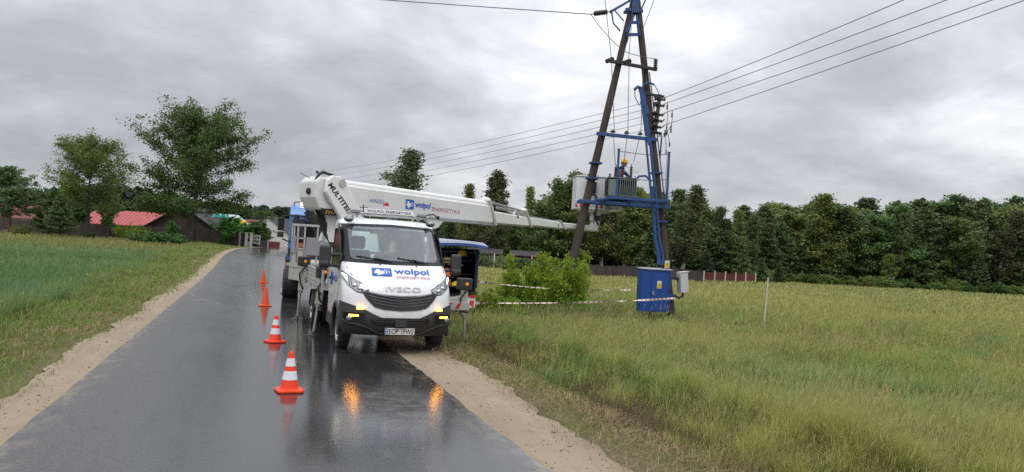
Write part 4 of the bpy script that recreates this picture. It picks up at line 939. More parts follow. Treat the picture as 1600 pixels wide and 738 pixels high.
def awn(u, v):  # roof with a slight sag and a drop edge
    return (-.1+2.05*u, -.35+3.0*v, 2.13-.07*u**2-.03*math.sin(3.1*u*2)*(1-v)+.13*v)
mb.grid(awn, frange(0, 1, 17), frange(0, 1, 9)); aw = mb.build('awning_top', M['tarp_top'], trl, smooth=True)
mb = MB(); mb.grid(lambda u, v: tuple(Vector(awn(u, 0))+Vector((0, -.004, -.075*v))), frange(0, 1, 17), [0, 1]); mb.grid(lambda u, v: tuple(Vector(awn(1, u))+Vector((.004, 0, -.075*v))), frange(0, 1, 9), [0, 1]); mb.build('awning_valance', M['tarp_blue'], trl)
mb = MB()
mb.box2((.72, -.02, 1.56), (1.10, .35, 1.585)); mb.box2((.72, -.02, 1.18), (1.10, .35, 1.205)); mb.box2((.72, -.02, .94), (1.35, .35, .965)); mb.box2((1.2, .45, 1.76), (1.45, .8, 1.785))
for z in (1.25, 1.62, 1.85): mb.box2((.05, 1.0, z), (1.6, 2.4, z+.03))
mb.box2((.8, 1.0, .7), (.84, 2.4, 1.85)); mb.build('shelf', M['dark'], trl)
mb = MB(); mb.box2((.9, .95, 1.50), (1.35, 1.2, 1.54)); mb.box2((.2, .95, .72), (.6, 1.3, 1.1)); mb.build('shelf_board', M['grey_paint'], trl)
def helmet_mb(c, r=.13):
    m_ = MB(); m_.lathe([(r*1.08, 0), (r, .012), (r*.97, r*.35), (r*.80, r*.72), (r*.45, r*.98), (.002, r*1.05)], c, 18); m_.box((c[0], c[1]-r*1.15, c[2]+.01), (r*1.1, r*.5, .012)); return m_
for (x, y, z, lab) in ((1.30, .60, 1.80, 'yellow safety helmet hanging high inside the dark trailer'), (.90, .10, 1.59, 'yellow safety helmet low beside the van mirror in the trailer')):
    q = Matrix.Translation(tr_o) @ Euler((0, 0, R(-14))).to_matrix().to_4x4() @ Vector((x, y, z))
    hr = empty('safety_helmet', q, R(-14), lab, 'helmet', 'yellow helmets in the tool trailer')
    helmet_mb((0, 0, 0)).build('shell', M['yellow'], hr, smooth=True); mb = MB(); mb.lathe([(.135, -.012), (.135, .004)], (0, 0, 0), 18); mb.build('rim', M['yellow'], hr)
def inworld(x, y, z): return Matrix.Translation(tr_o) @ Euler((0, 0, R(-14))).to_matrix().to_4x4() @ Vector((x, y, z))
for (x, y, z, sz, mat, nm, lab) in ((.90, .10, 1.21, (.20, .2, .20), 'orange', 'tool_bag', 'orange tool bag at the front of the trailer shelf'), (.90, .10, .97, (.24, .2, .17), 'cardboard', 'crate', 'red orange crate on the low trailer shelf'), (1.16, .05, .97, (.22, .12, .09), 'yellow', 'hand_tool', 'yellow hand tool lying on the low trailer shelf')):
    o_ = MB().box((0, 0, sz[2]/2), sz).box((0, 0, sz[2]+.02), (sz[0]*.5, .03, .03)).build(nm, M[mat], None, bevel=.02); o_.location = inworld(x, y, z-.0); o_.rotation_euler = (0, 0, R(-14)); tag(o_, lab, nm.replace('_', ' '))
mb = MB(); mb.box2((.95, -.12, .42), (1.7, -.09, .66)); pp_ = mb.build('rear_board', M['white_reflect'], trl)
mb = MB(); mb.add([(1.55, -.125, .62), (1.66, -.125, .62), (1.66, -.125, .42), (1.55, -.125, .50)], [(0, 1, 2, 3)]); mb.box((1.62, -.12, .72), (.16, .03, .07)); mb.build('rear_lamp', M['red_reflect'], pp_)
for s, x in ((-1, -.1), (1, 1.75)): wheel(trl, (x, 1.3, .30), .30, .18, s)
mb = MB(); mb.bar((0.1, 1.3, .3), (1.6, 1.3, .3), .08, .08); mb.bar((.85, 2.6, .5), (.85, 3.9, .45), .1, .1); mb.lathe([(.12, 0), (.12, .03), (.04, .10), (.03, .5)], (.85, 3.7, 0), 14); mb.build('drawbar', M['dark'], trl)

# ================================================================== CONES
def cone(loc, lab, striped, rz, h=.50):
    r_ = empty('traffic_cone', loc, rz, lab, 'traffic cone', 'traffic cones along the lane')
    om = M['cone_orange'] if striped else M['cone_orange_b']
    mb = MB(); w = .165 if striped else .175
    mb.prism([(-w, -w+.04), (-w+.04, -w), (w-.04, -w), (w, -w+.04), (w, w-.04), (w-.04, w), (-w+.04, w), (-w, w-.04)], .004, .032, lambda u, v, k: (u, v, k)); mb.build('base', om, r_, bevel=.006)
    rr = lambda z: .118-(z-.03)/(h-.03)*.088 if striped else .125-(z-.03)/(h-.03)*.095
    mb = MB(); mb.lathe([(rr(.03)+.012, .03), (rr(.05), .045)]+[(rr(z), z) for z in frange(.06, h, 8)]+[(rr(h)*.7, h+.004)], (0, 0, 0), 28); mb.build('body', om, r_, smooth=True)
    if striped:
        for z0_, z1_ in ((.155, .265), (.325, .425)):
            mb = MB(); mb.lathe([(rr(z0_)+.0025, z0_), (rr(z1_)+.0025, z1_)], (0, 0, 0), 28, cap=False); mb.build('white_band', M['cone_white'], r_, smooth=True)
    return r_
cone((.57, 10.28, H(.5, 10)+.012), 'striped orange and white traffic cone closest to us, ahead of the van', True, R(8))
cone((.53, 15.2, .012), 'striped orange and white traffic cone level with the van front wheel', True, R(30))
cone((.48, 23.3, .012), 'plain orange traffic cone without white bands, taller one of the two far ones', False, R(5), .54)
cone((.60, 35.6, .012), 'plain orange traffic cone farthest up the road by the truck', False, R(12), .54)

# ================================================================== TRANSFORMER TOWER
TO = Vector((11.27, 22.43, 0)); TRZ = -math.atan2(.259, .966)
twr = empty('transformer_tower', TO, TRZ, 'A shaped tower of two dark wooden poles with blue steel platform carrying the transformer', 'pylon')
def pole(x0, x1, zt, y=0):
    mb = MB(); pts = []; rs = []
    for i in range(15):
        f_ = i/14; z = -.35+(zt+.35)*f_; fx = z/zt; pts.append((x0+(x1-x0)*fx, y, z)); rs.append(.150-.050*f_+.004*math.sin(i*2.1))
    mb.tube(pts, rs, 16); return mb
pole(-1.89, -.05, 10.25).build('pole', M['pole_wood'], twr, smooth=True); pole(1.75, .06, 10.45).build('pole', M['pole_wood'], twr, smooth=True)
def xl(z): return -1.89+1.84*z/10.25
def xr(z): return 1.75-1.69*z/10.45
def steel(mb, name='steel_beam', mat='pylon_blue', **k): return mb.build(name, M[mat], twr, **k)
# head
mb = MB(); mb.bar((-.32, -.14, 9.94), (.26, -.14, 9.93), .06, .10); mb.bar((-.32, .14, 9.94), (.26, .14, 9.93), .06, .10); mb.box((0, -.16, 10.25), (.22, .05, .8)); steel(mb, 'head_clamp', bevel=.004)
mb = MB(); mb.bar((-.24, -.16, 9.12), (.22, -.16, 9.16), .04, .10); mb.bar((-.18, -.16, 9.52), (.18, -.16, 9.55), .04, .10); mb.bar((-.25, -.17, 9.20), (-.03, -.17, 9.78), .04, .08); mb.bar((.18, -.17, 9.15), (.06, -.17, 9.78), .04, .08); steel(mb, 'head_frame')
mb = MB(); mb.bar((-.80, -.25, 9.80), (-.05, -.16, 10.32), .07, .07); mb.tube([(-.78, -.25, 9.80), (-.70, -.2, 9.45), (-.45, -.16, 9.22)], .025, 6); mb.tube([(-.70, -.25, 9.86), (-.35, -.16, 9.55)], .02, 6); mb.lathe([(.05, -.05), (.05, .05)], (-.80, -.25, 9.80), 10, 'Y'); steel(mb, 'line_bracket')
mb = MB(); mb.bar((.02, -.12, 10.1), (.12, -.12, 10.9), .05, .05); mb.bar((.20, -.1, 9.98), (.55, -.1, 10.9), .04, .04); steel(mb, 'top_bracket', 'dark')
# wooden cross-arm with post insulators
def insul(mb, base, axis=(0, 0, 1), L=.34, n=6, r=.055):
    a = Vector(axis).normalized(); prof = []; b = Vector(base)
    pts = []; rs = []
    for i in range(n*4+1):
        f_ = i/(n*4); pts.append(b+a*L*f_); rs.append(r*(1 if i % 4 in (1, 2) else .5))
    return mb.tube(pts, rs, 10)
mb = MB(); mb.bar((-.85, -.18, 8.24), (.80, -.18, 8.06), .09, .10); ca = steel(mb, 'cross_arm', 'dark', bevel=.006)
for (bx, bz, ax) in ((-.86, 8.20, (.5, .2, .28)), (-.30, 8.19, (.5, .2, .25)), (.74, 8.10, (0, 0, 1))):
    mb = MB(); insul(mb, (bx, -.2, bz), ax, .30, 5, .075); steel(mb, 'insulator', 'ceramic', smooth=True)
mb = MB(); mb.tube([(-.85, -.2, 8.35), (.60, -.2, 8.13)], .0) if False else None
# lower blue cross-arm
mb = MB(); mb.bar((-1.05, -.20, 5.88), (.92, -.20, 5.80), .08, .11); mb.bar((.70, .16, 5.83), (.95, .16, 5.80), .3, .06); steel(mb, 'cross_arm', bevel=.006)
for bx in (-.52, -.08, .36):
    mb = MB(); mb.lathe([(.07, 0), (.09, .03), (.05, .07), (.03, .10)], (bx, -.2, 5.93-.02*bx), 14); steel(mb, 'insulator', 'ceramic', smooth=True)
for z, f_, hw_, hh_ in ((4.95, xl, .19, .05), (4.45, xl, .19, .05), (4.75, xr, .17, .05), (3.2, xr, .17, .05), (1.42, xr, .19, .08), (.85, xr, .19, .08)):
    steel(MB().bar((f_(z)-hw_, -.02, z), (f_(z)+hw_, -.02, z), .40, hh_), 'pole_band')
# platform
mb = MB(); mb.bar((-1.50, -.24, 3.70), (1.45, -.24, 3.66), .10, .10); mb.bar((-1.50, .24, 3.70), (1.45, .24, 3.66), .10, .10); steel(mb, 'platform_beam', bevel=.006)
mb = MB()
for y in (-.62, .55): mb.bar((-.70, y, 3.83), (1.25, y, 3.83), .07, .08)
for x in (-.66, .1, .85, 1.22): mb.bar((x, -.62, 3.79), (x, .55, 3.79), .08, .07)
mb.bar((-1.0, -.24, 3.76), (-.3, -.62, 3.84), .06, .06); steel(mb, 'platform_frame', bevel=.004)
for x, y in ((-.38, -.62), (1.22, -.62)):
    mb = MB(); mb.bar((x, y, 3.82), (x, y, 5.36), .065, .065, (0, 1, 0)); mb.box((x, y, 5.37), (.09, .09, .02)); steel(mb, 'rail_post', bevel=.004)
mb = MB()
for z in (5.30, 4.50): mb.tube([(-.38, -.62, z), (.5, -.62, z-.06), (1.22, -.62, z)], .010, 5); pass
steel(mb, 'safety_chain', 'dark')
# cable conduit down the right pole
mb = MB(); off = -.24
mb.bar((.30, off, 7.45), (.58, off, 5.9), .13, .07, (0, 1, 0)); mb.bar((.42, off+.02, 7.3), (.70, off+.02, 5.7), .045, .06); mb.bar((.70, off, 5.75), (.93, off, 4.2), .07, .07); mb.bar((.55, off, 5.75), (.78, off, 4.2), .06, .06)
mb.bar((.32, off-.02, 7.0), (.66, off-.02, 5.6), .05, .07); mb.tube([(.80, off, 4.3), (.88, off, 3.6), (1.02, off, 2.6), (1.16, off, 2.05), (1.16, off-.03, 1.82)], .060, 10)
mb.tube([(.93, off, 4.3), (1.02, off, 3.6), (1.13, off, 2.7), (1.28, off, 2.1), (1.27, off-.02, 1.82)], .045, 10); mb.bar((.26, off-.02, 7.42), (.56, off-.02, 6.6), .05, .12)
steel(mb, 'cable_conduit', smooth=True)
mb = MB(); mb.tube([(.30, off, 7.42), (.18, off-.05, 7.44), (.08, off-.1, 7.34)], .05, 8); mb.tube([(.36, off, 7.50), (.52, off, 7.62), (.72, off, 7.56)], .035, 8); mb.tube([(.80, off, 4.45), (.60, off, 4.62), (.40, off, 4.60), (.30, off, 4.50)], .035, 8)
steel(mb, 'cable_bend', smooth=True)
mb = MB(); mb.tube([(.08, off-.1, 7.34), (.10, off-.1, 7.1), (.28, off, 6.85)], .014, 6); mb.tube([(.72, off, 7.56), (.86, off, 7.35), (.90, off, 7.1)], .012, 6)
mb.tube([(xr(8)+.13, -.05, 8), (xr(5.7)+.17, -.05, 5.7), (xr(3)+.19, -.05, 3.0), (xr(1.7)+.2, -.08, 1.7)], .018, 6); mb.tube([(.95, off, 5.9), (1.02, off, 6.0), (1.05, off, 5.85), (1.03, off, 5.2)], .025, 6); steel(mb, 'black_cable', 'black', smooth=True)
# low voltage switch post
mb = MB(); mb.bar((.52, -.1, 7.28), (1.10, -.1, 7.22), .08, .07); mb.bar((.95, -.12, 7.28), (.86, -.12, 6.05), .10, .10, (0, 1, 0)); mb.bar((.68, -.1, 6.08), (1.08, -.1, 6.02), .08, .08); sw = steel(mb, 'switch_post', 'dark')
mb = MB()
for i, z in enumerate((7.12, 6.92, 6.62, 6.42, 6.22)):
    insul(mb, (.78-.02*i, -.14, z), (1, 0, 0), .36, 5, .055); mb.box((.82, -.2, z+.06), (.14, .12, .05)); mb.tube([(1.08, -.14, z), (1.14, -.14, z+.08)], .02, 6)
steel(mb, 'switch_insulators', 'ceramic', smooth=True)
mb = MB()
for k, (x0, z0_, x1, z1_) in enumerate(((1.20, 7.06, 1.22, 6.2), (1.37, 6.80, 1.36, 6.2), (1.36, 6.3, 1.20, 6.05), (1.22, 6.2, 1.34, 5.65), (1.15, 6.15, 1.24, 5.40))):
    mb.tube([(x0, -.16, z0_), ((x0+x1)/2+.02, -.16, (z0_+z1_)/2), (x1, -.16, z1_)], .010, 6); insul(mb, (x0, -.16, z0_-.10), (0, 0, -1), .14, 3, .032); insul(mb, (x1, -.16, z1_+.10), (0, 0, -1), .14, 3, .028)
steel(mb, 'hanging_fuse_link', 'dark')
mb = MB(); mb.tube([(1.28, -.16, 5.4), (1.26, -.18, 3.9), (1.31, -.18, 2.4)], .006, 5)
steel(mb, 'thin_lead', 'wire')
# drop wires through the frame to the transformer
def sag(a, b, dz=0, n=9):
    a, b = Vector(a), Vector(b); return [a.lerp(b, i/(n-1))+Vector((0, 0, -4*dz*(i/(n-1))*(1-i/(n-1)))) for i in range(n)]
for pts in (sag((-1.05, -.4, 10.2), (-.70, -.2, 8.32), .02), sag((-.70, -.2, 8.30), (-.48, -.2, 6.05), .03), sag((-.50, -.2, 5.92), (-.38, -.15, 4.92), .02),
            sag((-.10, -.2, 10.1), (-.14, -.2, 8.30), .02), sag((-.12, -.2, 8.25), (-.04, -.2, 6.0), .03), sag((-.05, -.2, 5.92), (-.12, -.15, 4.92), .0),
            sag((.34, -.2, 8.2), (.38, -.2, 6.0), .02), sag((.36, -.2, 5.9), (.20, -.15, 5.05), .02),
            sag((-1.46, -.4, 9.60), (-.30, -.25, 8.55), .08)+sag((-.30, -.25, 8.55), (.72, -.2, 8.40), .03)[1:], sag((-.1, -.2, 9.3), (-.40, -.2, 8.3), .05), sag((.75, -.1, 10.8), (.30, -.1, 9.4), .02)):
    mb = MB(); mb.tube(pts, .011, 6); steel(mb, 'jumper_wire', 'wire', smooth=True)

# strain insulators of the long wire
def TWp(x, y, z): return TO + Euler((0, 0, TRZ)).to_matrix() @ Vector((x, y, z))
def strain(a, b, lab):
    r_ = empty('strain_insulator', a, 0, lab, 'insulator', 'strain insulators at the tower head'); d = Vector(b)-Vector(a); L = d.length
    mb = MB(); insul(mb, d*.16, d, L*.66, 6, .085); mb.build('insulator_discs', M['ceramic'], r_, smooth=True)
    mb = MB(); mb.tube([Vector((0, 0, 0)), d*.2], .018, 6); mb.tube([d*.78, d], .022, 6); mb.build('fitting', M['steel'], r_)
strain(TWp(-.82, -.25, 9.80), TWp(-1.50, -.45, 9.60), 'dark ribbed strain insulator on the lower blue bracket left of the tower head')
strain(TWp(-.55, -.25, 10.45), TWp(-1.25, -.45, 10.45), 'dark ribbed strain insulator cut by the top edge above the bracket')
WG = 'overhead wires'
def wire(a, b, lab, dz=.15, r=.011, n=24, grp=WG):
    mb = MB(); mb.tube(sag(a, b, dz, n), r, 6); o_ = mb.build('overhead_wire', M['wire'], None, smooth=True); return tag(o_, lab, 'wire', grp)
wire(TWp(-1.50, -.45, 9.60), PT(60, -40, 26), 'single overhead wire running left from the tower head across the top of the sky', .02, .014)
wire(TWp(-1.25, -.45, 10.45), PT(60, -75, 26), 'uppermost wire leaving the tower head to the left', .02, .012)
near = [(1.14, -.14, 7.20), (1.14, -.14, 7.0), (1.14, -.14, 6.70), (1.14, -.14, 6.30)]
nb = [PT(1395, 0, 16), PT(1460, 0, 16), PT(1530, 0, 16), PT(1582, 0, 16)]
wl = ['highest', 'second highest', 'third from the top', 'lowest']
for i, (q, n_) in enumerate(zip(near, nb)):
    a = TWp(*q); b = Vector(n_); wire(a, a+(b-a)*1.9, f'{wl[i]} of the four wires rising right from the tower switch post', .10, .009)
fpx = [(500, 279), (500, 284), (500, 290), (500, 296), (500, 301)]; mid = [(635, 252), (640, 262), (640, 271), (645, 280), (700, 270)]
fl_ = ['highest', 'second highest', 'middle', 'second lowest', 'lowest']
far_pole = ground_at(497, 62)
for i in range(5):
    a = TWp(1.0-.05*i, -.1, 7.15-.24*i); b = Vector((far_pole.x, far_pole.y, 0)); zt = 7.6-.42*i; b.z = zt
    wire(a, b, f'{fl_[i]} of the five wires running left behind the tower over the trees', .25, .008)
fp = empty('utility_pole', far_pole, 0, 'concrete line pole behind the truck carrying the five wires', 'utility pole'); mb = MB(); mb.tube([(0, 0, -.2), (0, 0, 7.9-far_pole.z)], [.14, .09], 10); mb.build('pole', M['stone'], fp, smooth=True); mb = MB()
for i in range(5): mb.bar((-.15, 0, 7.6-.42*i-far_pole.z), (.15, 0, 7.6-.42*i-far_pole.z), .05, .05)
mb.build('bracket', M['dark'], fp)

# transformer on the platform
tf = empty('transformer', TWp(-.13, 0, 3.88), TRZ, 'grey green finned transformer standing on the blue platform', 'transformer')
mb = MB(); mb.box((0, 0, .31), (.62, .34, .58)); mb.box((0, 0, .62), (.96, .62, .035)); tk = mb.build('tank', M['trafo_green'], tf, bevel=.01)
mb = MB(); mb.box((-.30, 0, .30), (.30, .58, .54)); mb.build('tank_panel', M['trafo_green'], tf, bevel=.02)
mb = MB()
for k in range(9): mb.box((-.09+k*.065, -.24, .31), (.018, .18, .54)); mb.box((-.09+k*.065, .24, .31), (.018, .18, .54))
for k in range(5): mb.box((.38, -.2+k*.1, .31), (.16, .02, .54))
for z in (.05, .57): mb.box((.20, -.32, z), (.66, .012, .02))
mb.build('radiator_fins', M['trafo_green'], tf, bevel=.003)
mb = MB(); mb.box((-.50, -.1, .30), (.05, .22, .50)); mb.build('side_bracket', M['dark'], tf)
mb = MB(); mb.bar((-.40, -.2, -.03), (.46, -.2, -.03), .08, .06); mb.bar((-.40, .2, -.03), (.46, .2, -.03), .08, .06); mb.build('skid', M['dark'], tf)
for k, (x, h_) in enumerate(((-.22, .36), (.0, .30), (.28, .40))):
    mb = MB(); insul(mb, (x, -.12, .63), (0, 0, 1), h_, 6, .055); mb.tube([(x, -.12, .63+h_), (x, -.12, .70+h_)], .015, 6); mb.build('bushing', M['ceramic'], tf, smooth=True)
for x in (-.35, -.15, .05, .25):
    mb = MB(); insul(mb, (x, .15, .63), (0, 0, 1), .16, 3, .045); mb.build('bushing', M['ceramic'], tf, smooth=True)
mb = MB(); mb.tube([(-.1, -.12, .86), (.52, -.12, .86)], .010, 6); mb.tube([(.44, -.15, .64), (.40, -.15, .72)], .02, 6); mb.lathe([(.04, 0), (.04, .04)], (.10, -.25, .64), 10); mb.build('fitting', M['steel'], tf)
# electrical cabinet
cb_ = empty('electrical_cabinet', TWp(.98, -.42, .33), TRZ+R(8), 'large blue steel cabinet with yellow warning plate mounted on the tower leg', 'cabinet')
mb = MB(); mb.prism([(-.46, -.14), (-.18, -.26), (.50, -.22), (.50, .22), (-.46, .22)], 0, 1.32, lambda u, v, w: (u, v, w)); cab_b = mb.build('cabinet_body', M['cabinet_blue'], cb_, bevel=.012)
mb = MB(); mb.prism([(-.49, -.16), (-.19, -.29), (.53, -.25), (.53, .25), (-.49, .25)], 1.322, 1.350, lambda u, v, w: (u, v, w+.05*(v+.25))); mb.build('cabinet_roof', M['cab_top'], cb_)
def face(x): return -.26+(x+.18)*(.04/.68)
mb = MB()
for x in (-.175, .44): mb.bar((x, face(x)-.004, .06), (x, face(x)-.004, 1.27), .008, .012, (0, 1, 0))
mb.bar((-.17, face(-.17)-.004, .06), (.44, face(.44)-.004, .06), .008, .010); mb.bar((-.17, face(-.17)-.004, 1.27), (.44, face(.44)-.004, 1.27), .008, .010)
for z in (.2, .65, 1.1): mb.tube([(.455, face(.45)-.012, z), (.455, face(.45)-.012, z+.10)], .012, 6)
mb.build('door_edge', M['tarp_dark'], cb_)
mb = MB(); mb.box((-.10, face(-.1)-.02, .60), (.05, .02, .12)); mb.bar((-.10, face(-.1)-.04, .60), (-.04, face(-.1)-.04, .54), .02, .02); mb.build('handle', M['steel'], cb_)
mb = MB(); mb.bar((-.05, 0, -.45), (-.05, 0, 0), .05, .05, (0, 1, 0)); mb.bar((.3, .2, .2), (.75, .4, .2), .05, .05); mb.bar((.3, .2, 1.1), (.62, .4, 1.1), .05, .05); mb.build('support_leg', M['dark'], cb_)
def warn_sign(loc, rz, lab, w=.15, h_=.235):
    r_ = empty('warning_plate', loc, rz, lab, 'warning sign', 'high voltage warning plates')
    MB().box((0, 0, 0), (w, .004, h_)).build('plate', M['plate'], r_)
    MB().box((0, -.004, -h_*.14), (w*.86, .003, h_*.60)).build('yellow_field', M['yellow'], r_)
    mb = MB(); c0 = -h_*.02
    for a_, b_ in (((-w*.30, c0-.04), (w*.30, c0-.04)), ((w*.30, c0-.04), (0, c0+.055)), ((0, c0+.055), (-w*.30, c0-.04))): mb.bar((a_[0], -.007, a_[1]), (b_[0], -.007, b_[1]), .004, .007)
    mb.add([(.006, -.0075, c0+.03), (-.012, -.0075, c0), (.002, -.0075, c0), (-.006, -.0075, c0-.03), (.014, -.0075, c0+.006), (.0, -.0075, c0+.006)], [(0, 1, 2, 3, 4, 5)])
    mb.box((0, -.0065, -h_*.36), (w*.6, .002, .007)); mb.build('warning_symbol', M['text_black'], r_)
c_w = cb_.matrix_basis
q = Matrix.Translation(cb_.location) @ Euler((0, 0, TRZ+R(8))).to_matrix().to_4x4() @ Vector((.10, face(.10)-.012, .86)); warn_sign(q, TRZ+R(8)+math.atan2(.04, .68), 'yellow and white warning plate on the blue cabinet door')
warn_sign(TWp(xr(1.84), -.185, 1.84), TRZ, 'yellow and white warning plate nailed to the right pole above the meter box')
mt = empty('meter_box', TWp(1.98, -.26, .97), TRZ+R(22), 'light grey plastic meter box tied to the right side of the tower leg', 'meter box')
mb = MB(); mb.box((-.02, 0, .32), (.30, .22, .64), (0, R(-7), 0)); mb.build('box_body', M['meter_grey'], mt, bevel=.012); mb = MB(); mb.box((-.02, 0, .655), (.33, .25, .02), (0, R(-7), 0)); mb.build('lid', M['meter_grey'], mt)
mb = MB(); mb.tube([(.0, 0, 0), (.02, 0, -.10), (-.12, 0, -.18), (-.30, .0, -.12)], .035, 8); mb.bar((-.55, 0, .45), (-.1, 0, .42), .05, .08); mb.build('cable_bend', M['black'], mt, smooth=True)
ro = empty('rope_bundle', TWp(1.52, -.22, .45), TRZ, 'small blue strap with red and white tape end hanging below the cabinet', 'strap')
MB().tube([(0, 0, .22), (-.03, -.02, .12), (.02, -.03, .05)], .035, 8).build('blue_strap', M['cabinet_blue'], ro, smooth=True); mb = MB(); mb.box((-.03, -.03, -.06), (.14, .03, .18), (0, R(20), 0)); mb.build('tape_end', M['rope_white'], ro); mb = MB(); mb.box((-.05, -.05, -.03), (.10, .004, .04), (0, R(20), 0)); mb.box((-.02, -.05, -.11), (.10, .004, .04), (0, R(20), 0)); mb.build('tape_stripe', M['rope_red'], ro)

# barrier tape
def tape(a, b, lab, w=.048, dz=.04, seg=.16, tw=2.2):
    a, b = Vector(a), Vector(b); L = (b-a).length; n = int(L/seg*4); r_ = MB(); d = (b-a).normalized(); side = d.cross(Vector((0, 0, 1))).normalized()
    pts = []
    for i in range(n+1):
        f_ = i/n; p_ = a.lerp(b, f_)+Vector((0, 0, -4*dz*f_*(1-f_))); an = tw*math.sin(f_*L*.9)+f_*L*.5; u = (Vector((0, 0, 1))*math.cos(an)+side*math.sin(an))*w/2
        u = u*.9+Vector((0, 0, .18*w)); pts.append((p_+u, p_-u))
    r_.v = [tuple(q) for pr in pts for q in pr]
    for i in range(n): r_.f.append((2*i, 2*i+2, 2*i+3, 2*i+1)); r_.mi.append(1 if (i % 7) < 2 else 0)
    o_ = r_.build('barrier_tape', [M['rope_white'], M['rope_red']]); return tag(o_, lab, 'barrier tape', 'red and white barrier tapes')
tape((4.35, 15.3, .86), TWp(1.60, -.75, .80), 'red and white tape stretched low from the outrigger past the bush to the cabinet', dz=.05)
tape(inworld(1.75, 0, 1.12), TWp(.9, 2.2, .88), 'red and white tape running from the trailer behind the bush and the cabinet', dz=.10)

# stake in the field
sk_ = H(15.14, 20.19)
st_ = MB().tube([(0, 0, -.1), (.08, 0, 1.55)], .018, 8).build('marker_stake', M['stake']); st_.location = (15.14, 20.19, sk_); tag(st_, 'thin pale marker stake standing alone in the meadow right of the tower', 'stake')

# ================================================================== PERSON in the basket
def skinned(name, verts, edges, radii, mat, parent, sub=2, root=0):
    me = bpy.data.meshes.new(name); me.from_pydata(verts, edges, []); o_ = bpy.data.objects.new(name, me); link(o_, parent)
    sk = o_.modifiers.new('skin', 'SKIN'); ss = o_.modifiers.new('sub', 'SUBSURF'); ss.levels = ss.render_levels = sub; sk.use_smooth_shade = True
    if not me.skin_vertices: me.skin_vertices.new() if hasattr(me.skin_vertices, 'new') else None
    lay = me.skin_vertices[0].data if len(me.skin_vertices) else None
    if lay:
        for i, r_ in enumerate(radii): lay[i].radius = (r_, r_) if not isinstance(r_, tuple) else r_
        lay[root].use_root = True
    me.materials.append(mat); return o_
pb = BPb(-.08, 3.56, -.02)
per = empty('person', pb, TRZ+R(42), 'lineman in blue jacket, orange vest and yellow helmet bending over the transformer from the basket', 'person')
# faces -y (towards the transformer); x to the picture right
V = [(0, .02, .86), (0, .0, 1.0), (0, -.06, 1.16), (0, -.14, 1.30), (0, -.19, 1.385), (0, -.22, 1.45),
     (-.10, .03, .80), (-.11, -.01, .45), (-.12, .05, .09), (-.12, -.10, .045), (.10, .03, .80), (.11, -.01, .45), (.12, .05, .09), (.12, -.10, .045),
     (-.16, -.13, 1.31), (-.25, -.24, 1.10), (-.16, -.44, .99), (.16, -.14, 1.30), (.27, -.30, 1.13), (.17, -.50, 1.04)]
E_ = [(0, 1), (1, 2), (2, 3), (3, 4), (4, 5), (0, 6), (6, 7), (7, 8), (8, 9), (0, 10), (10, 11), (11, 12), (12, 13), (3, 14), (14, 15), (15, 16), (3, 17), (17, 18), (18, 19)]
RA = [(.155, .11), (.15, .105), (.165, .115), (.15, .10), .065, .058, .095, .062, .042, .036, .095, .062, .042, .036, .075, .052, .034, .075, .052, .034]
skinned('body', V, E_, RA, M['jacket'], per)
mb = MB(); hc = Vector((0, -.27, 1.545)); mb.sphere(hc, (.078, .098, .115), 16, 12); mb.tube([hc+Vector((0, -.09, .01)), hc+Vector((0, -.118, -.02)), hc+Vector((0, -.10, -.035))], [.010, .017, .010], 8)
for s in (-1, 1): mb.sphere(hc+Vector((s*.08, .0, -.005)), (.013, .022, .032), 8, 6)
mb.sphere(hc+Vector((0, -.07, -.085)), (.035, .03, .03), 10, 6); hd_ = mb.build('head', M['skin'], per, smooth=True)
mb = MB()
for s in (-1, 1): mb.sphere(hc+Vector((s*.032, -.089, .012)), (.012, .008, .008), 8, 6)
mb.tube([hc+Vector((-.025, -.094, -.058)), hc+Vector((.025, -.094, -.058))], .005, 6); mb.build('face_features', M['hair'], hd_)
mb = MB(); mb.sphere(hc+Vector((0, .018, .01)), (.084, .088, .112), 14, 10); mb.build('hair', M['hair'], hd_, smooth=True)
hm = helmet_mb((0, 0, 0), .128); rot = Euler((R(14), 0, 0)).to_matrix(); hm.v = [tuple(rot @ Vector(v)+hc+Vector((0, -.005, .045))) for v in hm.v]; hl_ = hm.build('helmet', M['yellow'], per, smooth=True)
mb = MB(); mb.tube([hc+Vector((-.085, .0, .05)), hc+Vector((-.075, -.04, -.07)), hc+Vector((0, -.06, -.12)), hc+Vector((.075, -.04, -.07)), hc+Vector((.085, 0, .05))], .008, 6); mb.build('chin_strap', M['black'], hl_)
# vest: shell round the torso
mb = MB(); rings = [(.90, .0, .175, .135), (1.05, -.02, .178, .135), (1.18, -.07, .185, .140), (1.28, -.12, .175, .125), (1.335, -.15, .12, .10)]
mb.v = []; n = 20
for z, y, rx, ry in rings:
    for k in range(n): a = 2*math.pi*k/n; mb.v.append((rx*math.cos(a), y+ry*math.sin(a), z+.25*(ry*math.sin(a))*-.3))
for j in range(len(rings)-1):
    for k in range(n): mb.f.append((j*n+k, j*n+(k+1) % n, (j+1)*n+(k+1) % n, (j+1)*n+k)); mb.mi.append(0)
mb.build('vest', M['orange'], per, smooth=True)
mb = MB(); mb.v = []
for z, y, rx, ry in ((.98, -.01, .182, .142), (1.02, -.015, .183, .142)):
    for k in range(n): a = 2*math.pi*k/n; mb.v.append((rx*math.cos(a), y+ry*math.sin(a), z))
for k in range(n): mb.f.append((k, (k+1) % n, n+(k+1) % n, n+k)); mb.mi.append(0)
mb.build('reflective_band', M['white_reflect'], per, smooth=True)
